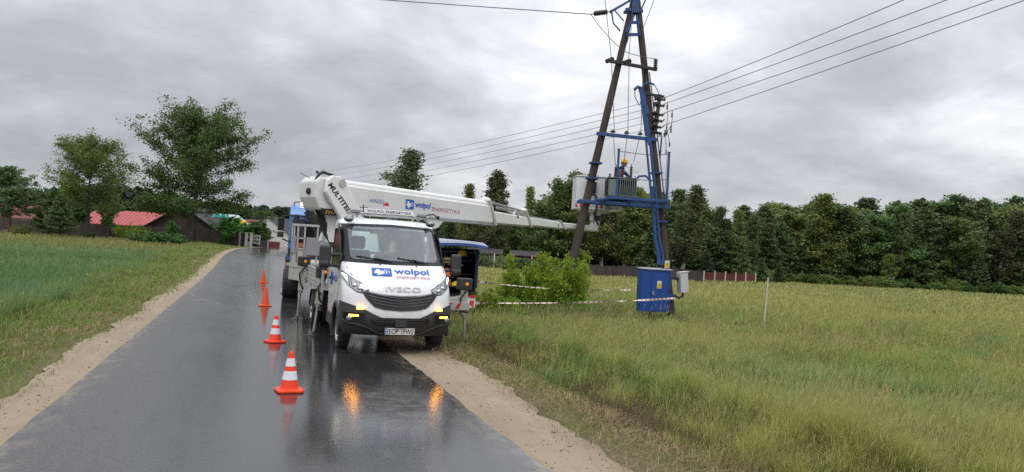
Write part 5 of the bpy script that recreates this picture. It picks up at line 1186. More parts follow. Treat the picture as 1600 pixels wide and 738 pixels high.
# trousers over the legs
V2 = [(0, .02, .88), (-.10, .03, .80), (-.11, -.01, .45), (-.12, .05, .12), (.10, .03, .80), (.11, -.01, .45), (.12, .05, .12)]
skinned('trousers', V2, [(0, 1), (1, 2), (2, 3), (0, 4), (4, 5), (5, 6)], [(.165, .12), .105, .075, .058, .105, .075, .058], M['trousers'], per)
for s in (-1, 1):
    mb = MB(); mb.sphere((s*.12, -.03, .05), (.05, .14, .05), 12, 8); mb.tube([(s*.12, .05, .04), (s*.12, .05, .16)], .058, 10); mb.build('boot', M['boot'], per, smooth=True)
    wx, wy, wz = (-.16, -.44, .99) if s < 0 else (.17, -.50, 1.04); d = Vector((-s*.15, -.9, -.35)).normalized(); sd_ = d.cross(Vector((0, 0, 1))).normalized(); up = sd_.cross(d)
    w0 = Vector((wx, wy, wz)); vs = [w0, w0+d*.05, w0+d*.09]; es = [(0, 1), (1, 2)]; rs = [(.026, .030), (.036, .022), (.036, .018)]
    for k, (o1, L1) in enumerate(((-.030, .068), (-.010, .078), (.010, .072), (.030, .056))):
        b0_ = w0+d*.085+sd_*o1; i0 = len(vs); vs += [b0_, b0_+d*L1*.5+up*-.004, b0_+d*L1*.85-up*.025]; es += [(2, i0), (i0, i0+1), (i0+1, i0+2)]; rs += [.010, .009, .0075]
    th0 = w0+d*.03+sd_*(.035 if s < 0 else -.035); i0 = len(vs); vs += [th0, th0+d*.035+sd_*(.02 if s < 0 else -.02)-up*.01, th0+d*.062-up*.02+sd_*(.01 if s < 0 else -.01)]; es += [(1, i0), (i0, i0+1), (i0+1, i0+2)]; rs += [.012, .011, .009]
    skinned('hand', [tuple(v) for v in vs], es, rs, M['skin'], per, 1)

# ================================================================== VEGETATION
def rot_rand(rng, n):
    v = rng.normal(size=(n, 3)); v /= np.linalg.norm(v, axis=1)[:, None]
    w = rng.normal(size=(n, 3)); w -= (w*v).sum(1)[:, None]*v; w /= np.linalg.norm(w, axis=1)[:, None]
    return v, w
def leaf_mesh(rng, centers, size, aspect=.7, droop=None):
    """two-triangle leaves as pointed quads around centres"""
    n = len(centers); a, b = rot_rand(rng, n); s_ = (size*rng.uniform(.6, 1.35, n))[:, None]
    if droop is not None: a = a*(1-droop)+np.array([0, 0, -1])*droop; a /= np.linalg.norm(a, axis=1)[:, None]; b -= (a*b).sum(1)[:, None]*a; b /= np.linalg.norm(b, axis=1)[:, None]
    c = np.asarray(centers)
    v = np.stack([c-a*s_*.5, c+b*s_*.5*aspect-a*s_*.05, c+a*s_*.5, c-b*s_*.5*aspect-a*s_*.05], 1).reshape(-1, 3)
    q = np.arange(4*n).reshape(n, 4); return v, q
class TreeGen:
    def __init__(s, seed): s.rng = np.random.default_rng(seed); s.tips = []; s.mb = MB()
    def limb(s, p, d, L, r0, r1, wob=.12, n=6, up=.0, keep=.35):
        p = np.array(p, float); d = np.array(d, float); d /= np.linalg.norm(d); pts = [p.copy()]; rs = [r0]
        for i in range(n):
            d = d+s.rng.normal(size=3)*wob+np.array([0, 0, up]); d /= np.linalg.norm(d); p = p+d*L/n; pts.append(p.copy()); rs.append(r0+(r1-r0)*(i+1)/n)
        s.mb.tube([tuple(q) for q in pts], rs, 7 if r0 > .06 else 4, cap=False)
        return pts
def make_tree(name, seed, Ht, kind, leafmat, barkmat, nleaf, lsize, base=.2, rad=.3, label=None):
    if 4000 < nleaf < 5500: nleaf = int(nleaf*2.2); lsize *= .68
    """prototype (trunk, crown) meshes of height Ht standing at the origin"""
    g_ = TreeGen(seed); rng = g_.rng; C = []
    if kind == 'broad':
        tr = g_.limb((0, 0, -.2), (rng.normal()*.03, rng.normal()*.03, 1), Ht*.86, Ht*.020+.04, .03, .05, 10, .04)
        prof = lambda f: math.sin(math.pi*min(1, max(0, (f-base)/(1-base)*.80+.17)))**.55
        bigt = nleaf > 30000; nb = 44 if bigt else 22
        for i in range(nb):
            f = base+(1-base)*(i/nb)**.9*.93; k = f*Ht/(Ht*.86)*10; k0 = min(int(k), 9); p = tr[k0]+(tr[k0+1]-tr[k0])*min(k-k0, 1)
            az = i*2.4+rng.normal()*.4; el = (.12+.95*((f-base)/(1-base))**1.2 if bigt else .35+.75*(f-base)/(1-base))+rng.normal()*.12; L = Ht*rad*prof(f)*(rng.uniform(.88, 1.12) if bigt else rng.uniform(.75, 1.15))
            d = (math.cos(az)*math.cos(el), math.sin(az)*math.cos(el), math.sin(el)); br = g_.limb(p, d, L, .02+Ht*.0045*(1.2-f), .012, .10 if bigt else .16, 6, .03)
            for j in range(2, 7):
                C.append((br[j], .032*Ht*rng.uniform(.6, 1.2)))
                for m in range(2):
                    a2 = rng.normal(size=3); a2[2] = abs(a2[2])*.4; a2 = a2+np.array(d)*.6; tw = g_.limb(br[j], a2, L*.34*rng.uniform(.5, 1.2), .014, .006, .2, 3); C.append((tw[-1], .028*Ht*rng.uniform(.6, 1.2))); C.append((tw[1], .022*Ht))
    elif kind == 'birch':
        tr = g_.limb((0, 0, -.2), (rng.normal()*.05, rng.normal()*.05, 1), Ht*.94, Ht*.014+.03, .02, .05, 12, .05)
        nb = 30
        for i in range(nb):
            f = base+(1-base)*(i/nb); k = f*12*.99; k0 = min(int(k), 11); p = tr[k0]+(tr[k0+1]-tr[k0])*(k-k0)
            az = i*2.4+rng.normal()*.5; el = .55+.5*f; tt_ = (f-base)/(1-base); L = Ht*rad*(.05+1.05*(1-tt_)**.75*min(1, .45+tt_*2.5))*rng.uniform(.65, 1.25)
            br = g_.limb(p, (math.cos(az)*math.cos(el), math.sin(az)*math.cos(el), math.sin(el)), L, .018, .007, .15, 5, -.04)
            for j in range(1, 6):
                for m in range(3):
                    q = br[j]+rng.normal(size=3)*Ht*.012; 
                    for h in range(3): C.append((q-np.array([0, 0, h*Ht*.018]), .018*Ht*rng.uniform(.6, 1.2)))
    elif kind == 'pine':
        tr = g_.limb((0, 0, -.2), (rng.normal()*.04, rng.normal()*.04, 1), Ht*.96, Ht*.013+.05, .02, .04, 12, .05)
        nw = 17
        for i in range(nw):
            f = base+(1-base)*(i/nw)
            for w_ in range(5):
                k = min(f+rng.normal()*.01, .985)*12; k0 = max(0, min(int(k), 11)); p = tr[k0]+(tr[k0+1]-tr[k0])*(k-k0)
                az = w_*1.257+i*.7+rng.normal()*.25; el = .12+.6*f**2+rng.normal()*.12; L = Ht*rad*(1-((f-base)/(1-base))**1.5*.85)*rng.uniform(.55, 1.15)*(.55+.45*min(1, (f-base)*5+.5))
                br = g_.limb(p, (math.cos(az)*math.cos(el), math.sin(az)*math.cos(el), math.sin(el)), L, .022, .008, .12, 4, .05)
                for j in range(1, 5):
                    for m in range(2): C.append((br[j]+rng.normal(size=3)*np.array([1, 1, .35])*L*.12, (.016*Ht)*rng.uniform(.7, 1.3)))
    elif kind == 'spruce':
        tr = g_.limb((0, 0, -.2), (0, 0, 1), Ht*.99, Ht*.012+.03, .01, .01, 12)
        nw = 24
        for i in range(nw):
            f = base+(1-base)*(i/nw)**.95
            for w_ in range(7):
                k = min(f, .99)*12; k0 = min(int(k), 11); p = tr[k0]+(tr[k0+1]-tr[k0])*(k-k0); az = w_*.9+i*.5+rng.normal()*.2; L = Ht*rad*(1-(f-base)/(1-base)+.04)*rng.uniform(.7, 1.2)
                br = g_.limb(p, (math.cos(az), math.sin(az), .25+rng.normal()*.1), L, .012, .005, .08, 3, .04)
                for j in (1, 2, 3): C.append((br[j], .014*Ht)); C.append(((br[j]+br[j-1])/2, .014*Ht))
    elif kind == 'shrub':
        nb = 34
        for i in range(nb):
            az = rng.uniform(0, 6.28); r_ = rng.uniform(0, 1)**.5*Ht*rad*.5; el = rng.uniform(.5, 1.35)
            br = g_.limb((r_*math.cos(az), r_*math.sin(az), -.05), (math.cos(az)*math.cos(el), math.sin(az)*math.cos(el), math.sin(el)), Ht*rng.uniform(.55, 1.0), .014, .004, .16, 6, .08)
            for j in range(1, 7): C.append((br[j], .06*Ht)); C.append((br[j]+rng.normal(size=3)*.06*Ht, .035*Ht)); C.append((br[j]+rng.normal(size=3)*.05*Ht, .03*Ht))
    cen = np.array([c[0] for c in C]); rr = np.array([c[1] for c in C]); keep = rng.uniform(size=len(C)) > (.45 if kind == 'birch' else .08); cen, rr = cen[keep], rr[keep]
    m = max(1, int(nleaf*(.62 if kind == 'birch' else 1)/len(cen))); pos = np.repeat(cen, m, 0)+rng.normal(size=(len(cen)*m, 3))*np.repeat(rr, m)[:, None]*np.array([1, 1, .75])
    pos[:, 2] = np.maximum(pos[:, 2], .12)
    v, q = leaf_mesh(rng, pos, lsize, .55 if kind in ('pine', 'spruce') else .75, .35 if kind == 'birch' else None)
    root = bpy.data.objects.new(name, None)
    cr_ = np_mesh('crown', v, quads=q, mat=leafmat, link_it=False)
    tm = bpy.data.meshes.new('trunk'); tm.from_pydata(g_.mb.v, [], g_.mb.f); tm.materials.append(barkmat); tm.polygons.foreach_set('use_smooth', [True]*len(tm.polygons)); tro = bpy.data.objects.new('trunk', tm)
    return dict(name=name, crown=cr_.data, trunk=tm, h=float(pos[:, 2].max()))
def plant(pr, loc, h, rz, label, cat, group=None, sx=1.0, mat=None):
    r_ = empty(pr['name'], loc, rz, label, cat, group); k = h/pr['h']; r_.scale = (k*sx, k*sx, k)
    a = bpy.data.objects.new('trunk', pr['trunk']); b = bpy.data.objects.new('crown', pr['crown']); link(a, r_); link(b, r_)
    return r_
# --- the two big roadside trees, pine and young pine on the left
big = make_tree('leafy_tree', 17, 17, 'broad', M['leaf'], M['bark'], 58000, .25, .24, .44)
slim = make_tree('ash_tree', 12, 14, 'broad', foliage('leaf_ash', (.11, .20, .045), (.16, .26, .06), (.20, .29, .075), .5), M['bark'], 31000, .21, .34, .36)
pineL = make_tree('pine_tree', 13, 12, 'pine', M['needle'], M['bark_pine'], 22000, .26, .30, .42)
young = make_tree('young_pine', 14, 6, 'spruce', M['needle_blue'], M['bark_pine'], 14000, .20, .14, .34)
def onpx(px, d): return ground_at(px, d)
def hpx(px, ytop, d, loc):
    """height in metres so that the crown top reaches picture row ytop"""
    return float(PT(px, ytop, d)[2]-loc.z)
p_ = onpx(290, 88); plant(big, p_, hpx(300, 150, 88, p_), 1.0, 'large full leafy tree beside the road in front of the dark barn', 'tree', sx=1.12)
p_ = onpx(136, 94); plant(slim, p_, hpx(150, 200, 94, p_), .4, 'tall slender light green tree with open crown left of the big roadside tree', 'tree', sx=1.15)
p_ = onpx(12, 94); plant(pineL, p_, hpx(30, 258, 94, p_), 2.0, 'dark spreading pine cut by the left edge of the picture', 'tree', sx=1.35)
p_ = onpx(93, 88); plant(young, p_, hpx(93, 303, 88, p_), .0, 'small bushy pine standing before the brown fence on the left', 'tree', sx=1.25)
shr = [make_tree('shrub', 20+i, 2.2, 'shrub', m_, M['bark'], n_, l_, .1, r_) for i, (m_, n_, l_, r_) in enumerate(((M['leaf'], 9000, .16, .9), (M['leaf_olive'], 8000, .15, .8), (M['leaf_bright'], 9000, .095, .8)))]
dome = make_tree('broad_bush', 31, 5, 'broad', M['leaf'], M['bark'], 15000, .22, .06, .52)
domel = make_tree('broad_bush', 32, 5, 'broad', foliage('leaf_fresh', (.08, .17, .03), (.13, .24, .045), (.17, .28, .06), .8), M['bark'], 15000, .20, .06, .50)
for (px, yt, d, pr, lab, sx) in ((250, 362, 80, shr[0], 'low spreading green shrub left of the big roadside tree trunk', 2.6), (225, 364, 81, shr[1], 'low green shrub left end of the roadside shrub clump', 1.8),
        (353, 337, 97, domel, 'rounded bright green bush behind the fence beside the grey metal roof', 1.5), (400, 343, 103, dome, 'rounded bush behind the white lattice gate', 1.5), (418, 356, 118, dome, 'small dark bush by the road bend left of the truck', .9),
        (165, 300, 104, domel, 'green broad tree left of the red roof behind the fence', .75), (100, 285, 108, domel, 'green leafy tree behind the small bushy pine', .8), (70, 296, 103, dome, 'dark green tree right of the spreading pine at the fence', .9), (120, 318, 104, dome, 'dark leafy bush between pine and slender tree', 1.0),
        (30, 350, 88, shr[1], 'sparse weedy shrub in the grass before the left fence', .8), (140, 362, 91, shr[0], 'small shrub at the foot of the slender tree', .9), (195, 345, 99, shr[2], 'small fresh green bush poking over the fence before the red roof', .9), (222, 350, 99, shr[2], 'small round bush before the red roof, nearer the barn', .8), (270, 345, 97, domel, 'green bush in front of the dark barn wall', .9)):
    p_ = onpx(px, d); plant(pr, p_, hpx(px, yt, d, p_), px*.1, lab, 'bush' if 'tree' not in lab.split(' ')[2:3] else 'tree', sx=sx)
# bright bush at the left tower pole: several clumps of one thicket
bb = make_tree('bush', 41, 3, 'shrub', M['leaf_bright'], M['bark'], 34000, .12, .1, .62)
bb2 = make_tree('bush', 42, 2, 'shrub', M['leaf_bright'], M['bark'], 16000, .11, .1, .8)
for (px, yt, d, pr, sx, lab) in ((848, 390, 24.5, bb, .78, 'tallest bright green bush just left of the tower pole'), (896, 458, 24.3, bb2, .8, 'bright green bush hugging the right side of the left tower pole'), (812, 446, 24.8, bb2, .85, 'bright green bush between the tallest bush and the low bush'),
        (762, 452, 21.6, bb2, .95, 'low yellow green bush next to the right outrigger'), (790, 462, 21.8, bb2, .8, 'small yellow green bush in the middle of the thicket'), (872, 412, 25.4, bb2, .6, 'narrow fresh shoot behind the left tower pole')):
    p_ = onpx(px, d); plant(pr, p_, hpx(px, yt, d, p_), px*.13, lab, 'bush', 'fresh bushes at the tower foot', sx=sx)

# --- forest edge on the right
kinds = [
 [make_tree('pine_tree', 50+i, 16, 'pine', M['needle'] if i else M['needle_blue'], M['bark_pine'], 5200, .55, .16, .20) for i in range(3)],
 [make_tree('birch_tree', 60+i, 16, 'birch', M['leaf_birch'] if i != 1 else M['leaf_olive'], M['bark_birch'], 5200, .42, .20, .17) for i in range(3)],
 [make_tree('leafy_tree', 70+i, 15, 'broad', M['leaf_dark'] if i else M['leaf_olive'], M['bark'], 5200, .50, .08, .24) for i in range(3)],
 [make_tree('spruce_tree', 80+i, 10, 'spruce', M['needle_blue'], M['bark_pine'], 4200, .42, .03, .22) for i in range(2)]]
KN = ['dark pine', 'birch with pale trunk and hanging twigs', 'broad leafy tree', 'young conical spruce']
rg_ = random.Random(77)
special = [ # px, top row, depth, kind, variant, widen, label
 (612, 225, 112, 1, 0, 1.35, 'tall lone birch rising above the boom behind the van'),
 (730, 285, 112, 1, 1, .9, 'birch with split crown above the boom, left of two'), (752, 262, 110, 1, 2, 1.1, 'birch with pointed top above the boom left of the tower'),
 (772, 275, 113, 1, 0, 1.0, 'birch with rounded top right of the pointed one above the boom'), (817, 290, 118, 1, 1, .7, 'slim thin birch alone in the gap above the boom tip'),
 (872, 276, 114, 2, 1, 1.2, 'dense dark leafy tree left of the basket'), (900, 262, 112, 2, 0, .9, 'tall pointed green tree just left of the basket'), (848, 318, 112, 2, 2, 1.0, 'lower dark leafy tree behind the boom end'),
 (940, 285, 116, 1, 0, 1.1, 'yellowish birch seen between the tower poles'), (975, 290, 118, 1, 1, 1.2, 'light birch behind the transformer'), (1000, 300, 118, 2, 0, 1.0, 'leafy tree behind the blue conduit'),
 (1062, 287, 120, 1, 2, 1.25, 'feathery birch right of the tower leg'), (1020, 352, 112, 3, 0, 1.6, 'pale green young conifer right behind the blue conduit'), (1108, 320, 132, 1, 0, 1.0, 'birch of middle height right of the feathery one'),
 (1150, 366, 128, 2, 1, 1.35, 'wide round green tree at the meadow edge'), (1285, 300, 142, 1, 1, 1.5, 'olive birch with bright bare trunks at the forest edge'), (1105, 390, 126, 3, 1, 1.2, 'small light conifer at the end of the brown fence'),
 (1190, 405, 126, 3, 0, 1.6, 'low dark green conifer clump before the forest left of the stake line'), (1215, 412, 128, 3, 1, 1.6, 'low conifer next to the round tree in the meadow'), (1385, 395, 140, 2, 0, .8, 'small fresh green tree before the dark forest'), (1525, 392, 142, 3, 0, 1.3, 'small bluish spruce before the forest near the right edge'), (1392, 330, 143, 1, 2, 1.2, 'olive birch behind the small fresh green tree')]
for i, (px, yt, d, k, v_, sx, lab) in enumerate(special):
    p_ = onpx(px, d); plant(kinds[k][v_], p_, hpx(px, yt, d, p_), i*1.3, lab, 'tree', sx=sx*1.25)
LM = [(560, 'the lone birch above the boom'), (790, 'the rounded birch above the boom'), (905, 'the pointed tree left of the basket'), (1062, 'the feathery birch right of the tower'), (1150, 'the round green tree at the meadow edge'), (1285, 'the olive birch with bare trunks'), (1386, 'the small fresh green tree'), (1525, 'the small bluish spruce')]
ORD = ['first', 'second', 'third', 'fourth', 'fifth', 'sixth', 'seventh', 'eighth', 'ninth', 'tenth', 'eleventh', 'twelfth']; seen_ = {}
def where(px, what, extra=''):
    lm = [l for l in LM if l[0] <= px]; lm = (lm or LM[:1])[-1][1]; k = (what, lm, extra); seen_[k] = seen_.get(k, -1)+1
    return f"{ORD[min(seen_[k], 11)]} {what} right of {lm}{extra}"

def top_row(px): return float(np.interp(px, [560, 700, 780, 830, 880, 1000, 1060, 1120, 1180, 1220, 1290, 1380, 1450, 1500, 1600, 1750], [352, 330, 318, 325, 300, 300, 300, 338, 322, 320, 306, 318, 320, 308, 312, 305]))
cnt = 0
for row in range(5):
    px = 560.0
    while px < 1760:
        px += (30+14*row*.3)*rg_.uniform(.7, 1.3) if px > 700 else 36
        if row == 0 and px < 700: continue
        d = (119+np.interp(px, [700, 1100, 1200, 1700], [0, 8, 25, 30]))+row*7+rg_.uniform(-2.5, 2.5)
        p_ = onpx(px, d); k = rg_.choices([0, 1, 2, 3], [.42, .22, .27, .09] if row < 3 else [.7, .1, .2, 0])[0]; v_ = rg_.randrange(len(kinds[k]))
        yt = top_row(px)+rg_.uniform(-9, 20)+(10 if row == 0 else 0)+(45 if k == 3 else 0)
        if 770 < px < 865: yt = max(yt, 330)
        h_ = hpx(px, yt, d, p_)
        o_ = plant(kinds[k][v_], p_, h_, rg_.uniform(0, 6.28), where(px, ['dark pine', 'pale birch', 'leafy tree', 'young spruce'][k], [', front row', ', second row', ', third row', ', fourth row', ', rear row'][row]), 'tree', 'forest '+['pines', 'birches', 'leafy trees', 'spruces'][k], sx=rg_.uniform(1.15, 1.75)); cnt += 1
print('forest trees', cnt)
# understorey bushes at the forest foot
for i in range(26):
    px = 1120+i*24+rg_.uniform(-8, 8); d = float(np.interp(px, [1100, 1200, 1700], [124, 138, 145]))-rg_.uniform(0, 4); p_ = onpx(px, d)
    plant(shr[i % 2], p_, rg_.uniform(1.0, 2.4), i, where(px, 'low bush', ' in the meadow'), 'bush', 'low bushes along the forest foot', sx=rg_.uniform(1.2, 2.2))
for i, px in enumerate((745, 756, 768, 780, 792, 804, 816, 828)):
    p_ = onpx(px, 103+i % 3); plant(shr[i % 2], p_, rg_.uniform(1.3, 2.0), i, f'{ORD[i]} hedge bush from the left behind the wire fence', 'bush', 'hedge bushes by the wire fence', sx=1.3)
# far wood (one mass): crowns merged
def forest_mass(name, spots, label, seed, mat, ls=.9, per=420):
    rng = np.random.default_rng(seed); P_ = []
    for (x, y, h, w) in spots:
        z0 = H(x, y); n = per; u = rng.uniform(0, 1, n)**.8; r_ = w*(1-.75*u**1.6)*rng.uniform(.2, 1, n)**.5; a = rng.uniform(0, 6.283, n)
        P_.append(np.stack([x+r_*np.cos(a), y+r_*np.sin(a), z0+h*(.03+.97*u)], 1))
    v, q = leaf_mesh(rng, np.concatenate(P_), ls, .8); o_ = np_mesh(name, v, quads=q, mat=mat); return tag(o_, label, 'woodland', kind='stuff')
rng = np.random.default_rng(5)
sp = []
for px in np.arange(-120, 760, 4.0):
    for d in (250, 275):
        p_ = onpx(px, d); yt = float(np.interp(px, [-120, 60, 90, 200, 330, 420, 760], [300, 300, 296, 292, 320, 326, 348]))+rng.uniform(-3, 5); sp.append((p_.x+rng.normal()*2, p_.y, max(5, hpx(px, yt, d, p_)), rng.uniform(2.5, 4)))
forest_mass('far_forest', sp, 'far dark wood closing the horizon behind the houses and the road', 8, foliage('far_foliage', (.030, .050, .028), (.045, .070, .036), (.055, .08, .045), .1), 1.5, 170)
sp = []
for px in np.arange(840, 1850, 5.0):
    for d in (176, 184):
        p_ = onpx(px, d+rng.uniform(-3, 3)); sp.append((p_.x, p_.y, max(5, hpx(px, top_row(px)+22+rng.uniform(-3, 12), d, p_)), rng.uniform(2.5, 4)))
forest_mass('forest', sp, 'deep dark forest behind the trees of the edge', 9, M['leaf_dark'], 1.0, 420)

# ================================================================== BUILDINGS, FENCES
def fence(name, a, b, h, mat, lab, post='fence_wood', gap=.012, pw=.14, postcol=None, step=2.4, ph=.1):
    a, b = Vector(a), Vector(b); L = (b.xy-a.xy).length; rz = math.atan2(b.y-a.y, b.x-a.x); r_ = empty(name, a, rz, lab, 'fence'); r0 = random.Random(int(L*10))
    zf = lambda x: H(a.x+(b.x-a.x)*x/L, a.y+(b.y-a.y)*x/L)-a.z
    mb = MB(); x = 0
    while x < L:
        w = pw*r0.uniform(.9, 1.05); hh = h*r0.uniform(.94, 1.03); z = zf(x); mb.box((x+w/2, r0.uniform(-.01, .01), z+hh/2), (w-gap, .025, hh), (0, r0.uniform(-.008, .008), 0)); x += w
    mb.build('boards', M[mat], r_)
    mb = MB()
    for z in (.3, h-.3): 
        n = max(2, int(L/6)); 
        for i in range(n): mb.bar((L*i/n, .04, zf(L*i/n)+z), (L*(i+1)/n, .04, zf(L*(i+1)/n)+z), .05, .07)
    mb.build('rail', M[mat], r_)
    x = 0
    while x < L+.1:
        mb = MB(); mb.box((x, -.05, zf(min(x, L))+(h+ph)/2), (.12, .12, h+ph)); mb.build('post', M[post], r_); x += step if L < 25 else L/round(L/(step*2.5))
    return r_
fence('wooden_fence', ground_at(-70, 107), ground_at(372, 96), 1.85, 'fence_wood', 'long dark brown board fence across the left side before the red roof')
fence('wooden_fence', ground_at(824, 106), ground_at(1098, 108), 1.55, 'fence_wood', 'dark brown weathered board fence behind the tower on the right')
fence('picket_fence', ground_at(1099, 116), ground_at(1180, 124), 1.25, 'red_wood', 'dark red picket fence with white posts at the forest edge', post='plaster', gap=.05, pw=.13, step=2.6, ph=.25)
# wire fence with posts by the hedge
a, b = ground_at(742, 101), ground_at(830, 102); wf_ = empty('wire_fence', a, math.atan2(b.y-a.y, b.x-a.x), 'wire mesh fence with pale concrete posts in front of the hedge', 'fence'); L = (b.xy-a.xy).length
for i in range(4): mb = MB(); mb.box((L*i/3, 0, .9), (.12, .12, 1.9)); mb.build('post', M['stone'], wf_)
mb = MB()
for i in range(int(L/.25)): mb.bar((i*.25, 0, .1), (i*.25+.9, 0, 1.5), .012, .012); mb.bar((i*.25+.9, 0, .1), (i*.25, 0, 1.5), .012, .012)
mb.build('wire_mesh', M['steel'], wf_)
# gate posts and white lattice gate by the road
gl0 = ground_at(384, 97); g1 = ground_at(391, 98)
for px, lab in ((374, 'grey concrete gate post at the end of the brown fence'), (384, 'white gate post left of the white lattice gate'), (391.5, 'white gate post joined to the white lattice gate'), (417, 'white post beside the low dark wall at the bend')):
    q = ground_at(px, 97 if px < 400 else 104); o_ = MB().box((0, 0, .85), (.35, .3, 1.7)).box((0, 0, 1.73), (.42, .36, .08)).build('gate_post', M['stone'] if px > 380 else M['grey_paint'], None, bevel=.02); o_.location = q; tag(o_, lab, 'post')
q = ground_at(393, 97.5); gt = empty('lattice_gate', q, R(-8), 'white lattice gate leaf standing open by the road', 'gate')
mb = MB()
for z in (.55, 1.0, 1.45): mb.bar((0, 0, z), (.95, 0, z-.05), .05, .08)
for x in (0, .95): mb.bar((x, 0, .3), (x, 0, 1.6), .06, .06, (0, 1, 0))
mb.build('gate_frame', M['plaster'], gt); mb = MB()
for k in range(6): mb.bar((k*.16, .0, .5), (k*.16+.1, 0, 1.5), .03, .03)
mb.build('lattice', M['plaster'], gt)
for (pa, pb, d0, d1, h, lab) in ((376, 384, 97, 97, 1.7, 'short plank gate between grey and white gate posts'), (400, 417, 99, 103, .9, 'low dark board fence by the road bend')):
    fence('plank_fence', ground_at(pa, d0), ground_at(pb, d1), h, 'fence_wood', lab)
# shrine by the bend
q = ground_at(425, 108); shn = empty('garden_ornament', q, 0, 'small white pointed ornament above a dark red wall at the road bend', 'ornament')
mb = MB(); mb.lathe([(.45, .7), (.40, 1.2), (.22, 1.3), (.18, 1.9), (.10, 2.2), (.02, 2.5)], (0, 0, 0), 10); mb.build('ornament', M['stone'], shn, smooth=True); mb = MB(); mb.box((0, -.5, .4), (2.0, .25, .8)); mb.build('red_wall', M['red_wood'], shn)
def gable(name, loc, rz, L, Wd, hw, hr, wallm, roofm, lab, cat='house', over=.4, wins=(), gwins=(), gablem=None, thick=.12):
    """L along x (ridge), Wd along y"""
    r_ = empty(name, loc, rz, lab, cat); mb = MB(); mb.box((0, 0, hw/2-.2), (L, Wd, hw+.4)); mb.build('wall', M[wallm], r_)
    for s in (-1, 1): MB().prism([(-Wd/2, hw), (Wd/2, hw), (0, hr)], s*L/2-.08, s*L/2+.02, lambda u, v, w: (w, u, v)).build('gable', M[gablem or wallm], r_)
    mb = MB(); sl = (hr-hw)/(Wd/2)
    for s in (-1, 1):
        ye = s*(Wd/2+over); ze = hw-over*sl; x = L/2+over
        mb.add([(-x, 0, hr+.02), (x, 0, hr+.02), (x, ye, ze), (-x, ye, ze), (-x, 0, hr+.02+thick), (x, 0, hr+.02+thick), (x, ye, ze+thick), (-x, ye, ze+thick)], [(0, 1, 2, 3), (4, 7, 6, 5), (2, 6, 7, 3), (0, 3, 7, 4), (1, 5, 6, 2)])
    rf = mb.build('roof', M[roofm], r_)
    mb = MB()
    for i in range(int(L/.6)):
        for s in (-1, 1): x = -L/2+.3+i*.6; mb.bar((x, 0, hr+.04+thick), (x, s*(Wd/2+over), hw-over*sl+thick+.02), .05, .04)
    mb.build('roof_ribs', M[roofm], rf)
    for (x, z, w, h) in wins: w_ = MB().box((x, -Wd/2-.01, z), (w, .06, h)).build('window', M['plaster'], r_); MB().box((x, -Wd/2-.045, z), (w-.16, .03, h-.16)).build('pane', M['window'], w_)
    for (y, z, w, h) in gwins: w_ = MB().box((-L/2-.01, y, z), (.06, w, h)).build('window', M['plaster'], r_); MB().box((-L/2-.045, y, z), (.03, w-.16, h-.16)).build('pane', M['window'], w_)
    return r_
gable('long_barn', ground_at(222, 118), R(-16), 13.5, 9, 2.1, 4.1, 'barn_wood', 'red_roof', 'long low building with bright red metal roof behind the brown fence', 'building')
gable('wooden_barn', ground_at(306, 111), R(74), 11, 9.5, 1.9, 4.9, 'brick', 'dark_roof', 'dark wooden barn with steep black gable beside the big tree', 'barn', gablem='barn_wood', over=.7)
gable('metal_roof_shed', ground_at(334, 117), R(50), 9, 7.0, 2.2, 4.4, 'brick', 'grey_roof', 'shed with pale grey corrugated roof right of the dark barn', 'shed', over=.5)
gable('white_house', ground_at(432, 128), R(68), 9, 7, 2.3, 4.6, 'plaster', 'dark_roof', 'white house seen beyond the truck mirror at the road bend', 'house', wins=((-3, 1.2, 1, 1.0), (1, 1.2, 1, 1)), gwins=((0.3, 2.6, .9, .8),))
gable('white_house', ground_at(20, 122), R(-12), 12, 9, 2.3, 4.3, 'plaster', 'dim_roof', 'white house with red roof hidden behind the dark pine on the left', 'house', wins=((-4, 1.3, 1.2, 1.2), (-1, 1.3, 1.2, 1.2), (3, 1.3, 1.2, 1.2)))
gable('red_roof_house', ground_at(385, 150), R(-10), 9, 8, 2.6, 4.6, 'barn_wood', 'dim_roof', 'distant house with dark red roof above the yellow playhouse', 'house')
gable('garden_hut', ground_at(757, 108.5), R(-20), 4.2, 3.2, 2.0, 2.5, 'red_wood', 'dark_roof', 'dark red wooden hut left of the pale fence posts', 'hut')
gable('garden_hut', ground_at(818, 110), R(-20), 3.4, 3.2, 2.2, 2.7, 'red_wood', 'dark_roof', 'dark red wooden hut right of the pale fence posts', 'hut')
# playground things behind the fence
q = ground_at(376, 104); ph_ = empty('playhouse', q, R(-10), 'yellow and turquoise playhouse top showing over the fence', 'playhouse')
mb = MB(); mb.box((0, 0, 1.0), (1.6, 1.4, 2.0)); mb.build('wall', M['teal'], ph_); mb = MB(); mb.prism([(-1.1, 2.0), (1.1, 2.0), (.5, 2.6), (-.5, 2.6)], -.9, .9, lambda u, v, w: (u, w, v)); mb.build('roof', M['teal'], ph_, bevel=.08)
mb = MB(); mb.sphere((0, 0, 3.1), (.62, .55, .45)); mb.tube([(-.5, 0, 2.6), (-.5, 0, 3.1)], .08); mb.build('yellow_dome', M['toy_yellow'], ph_, smooth=True)
q = ground_at(342, 108); o_ = MB().lathe([(.1, 0), (.1, 3.6), (1.2, 3.7), (1.1, 3.95), (.4, 4.35), (.02, 4.5)], (0, 0, 0), 16).build('parasol', M['turquoise'], None, smooth=True); o_.location = q; tag(o_, 'turquoise parasol showing above the pale grey roof', 'parasol')

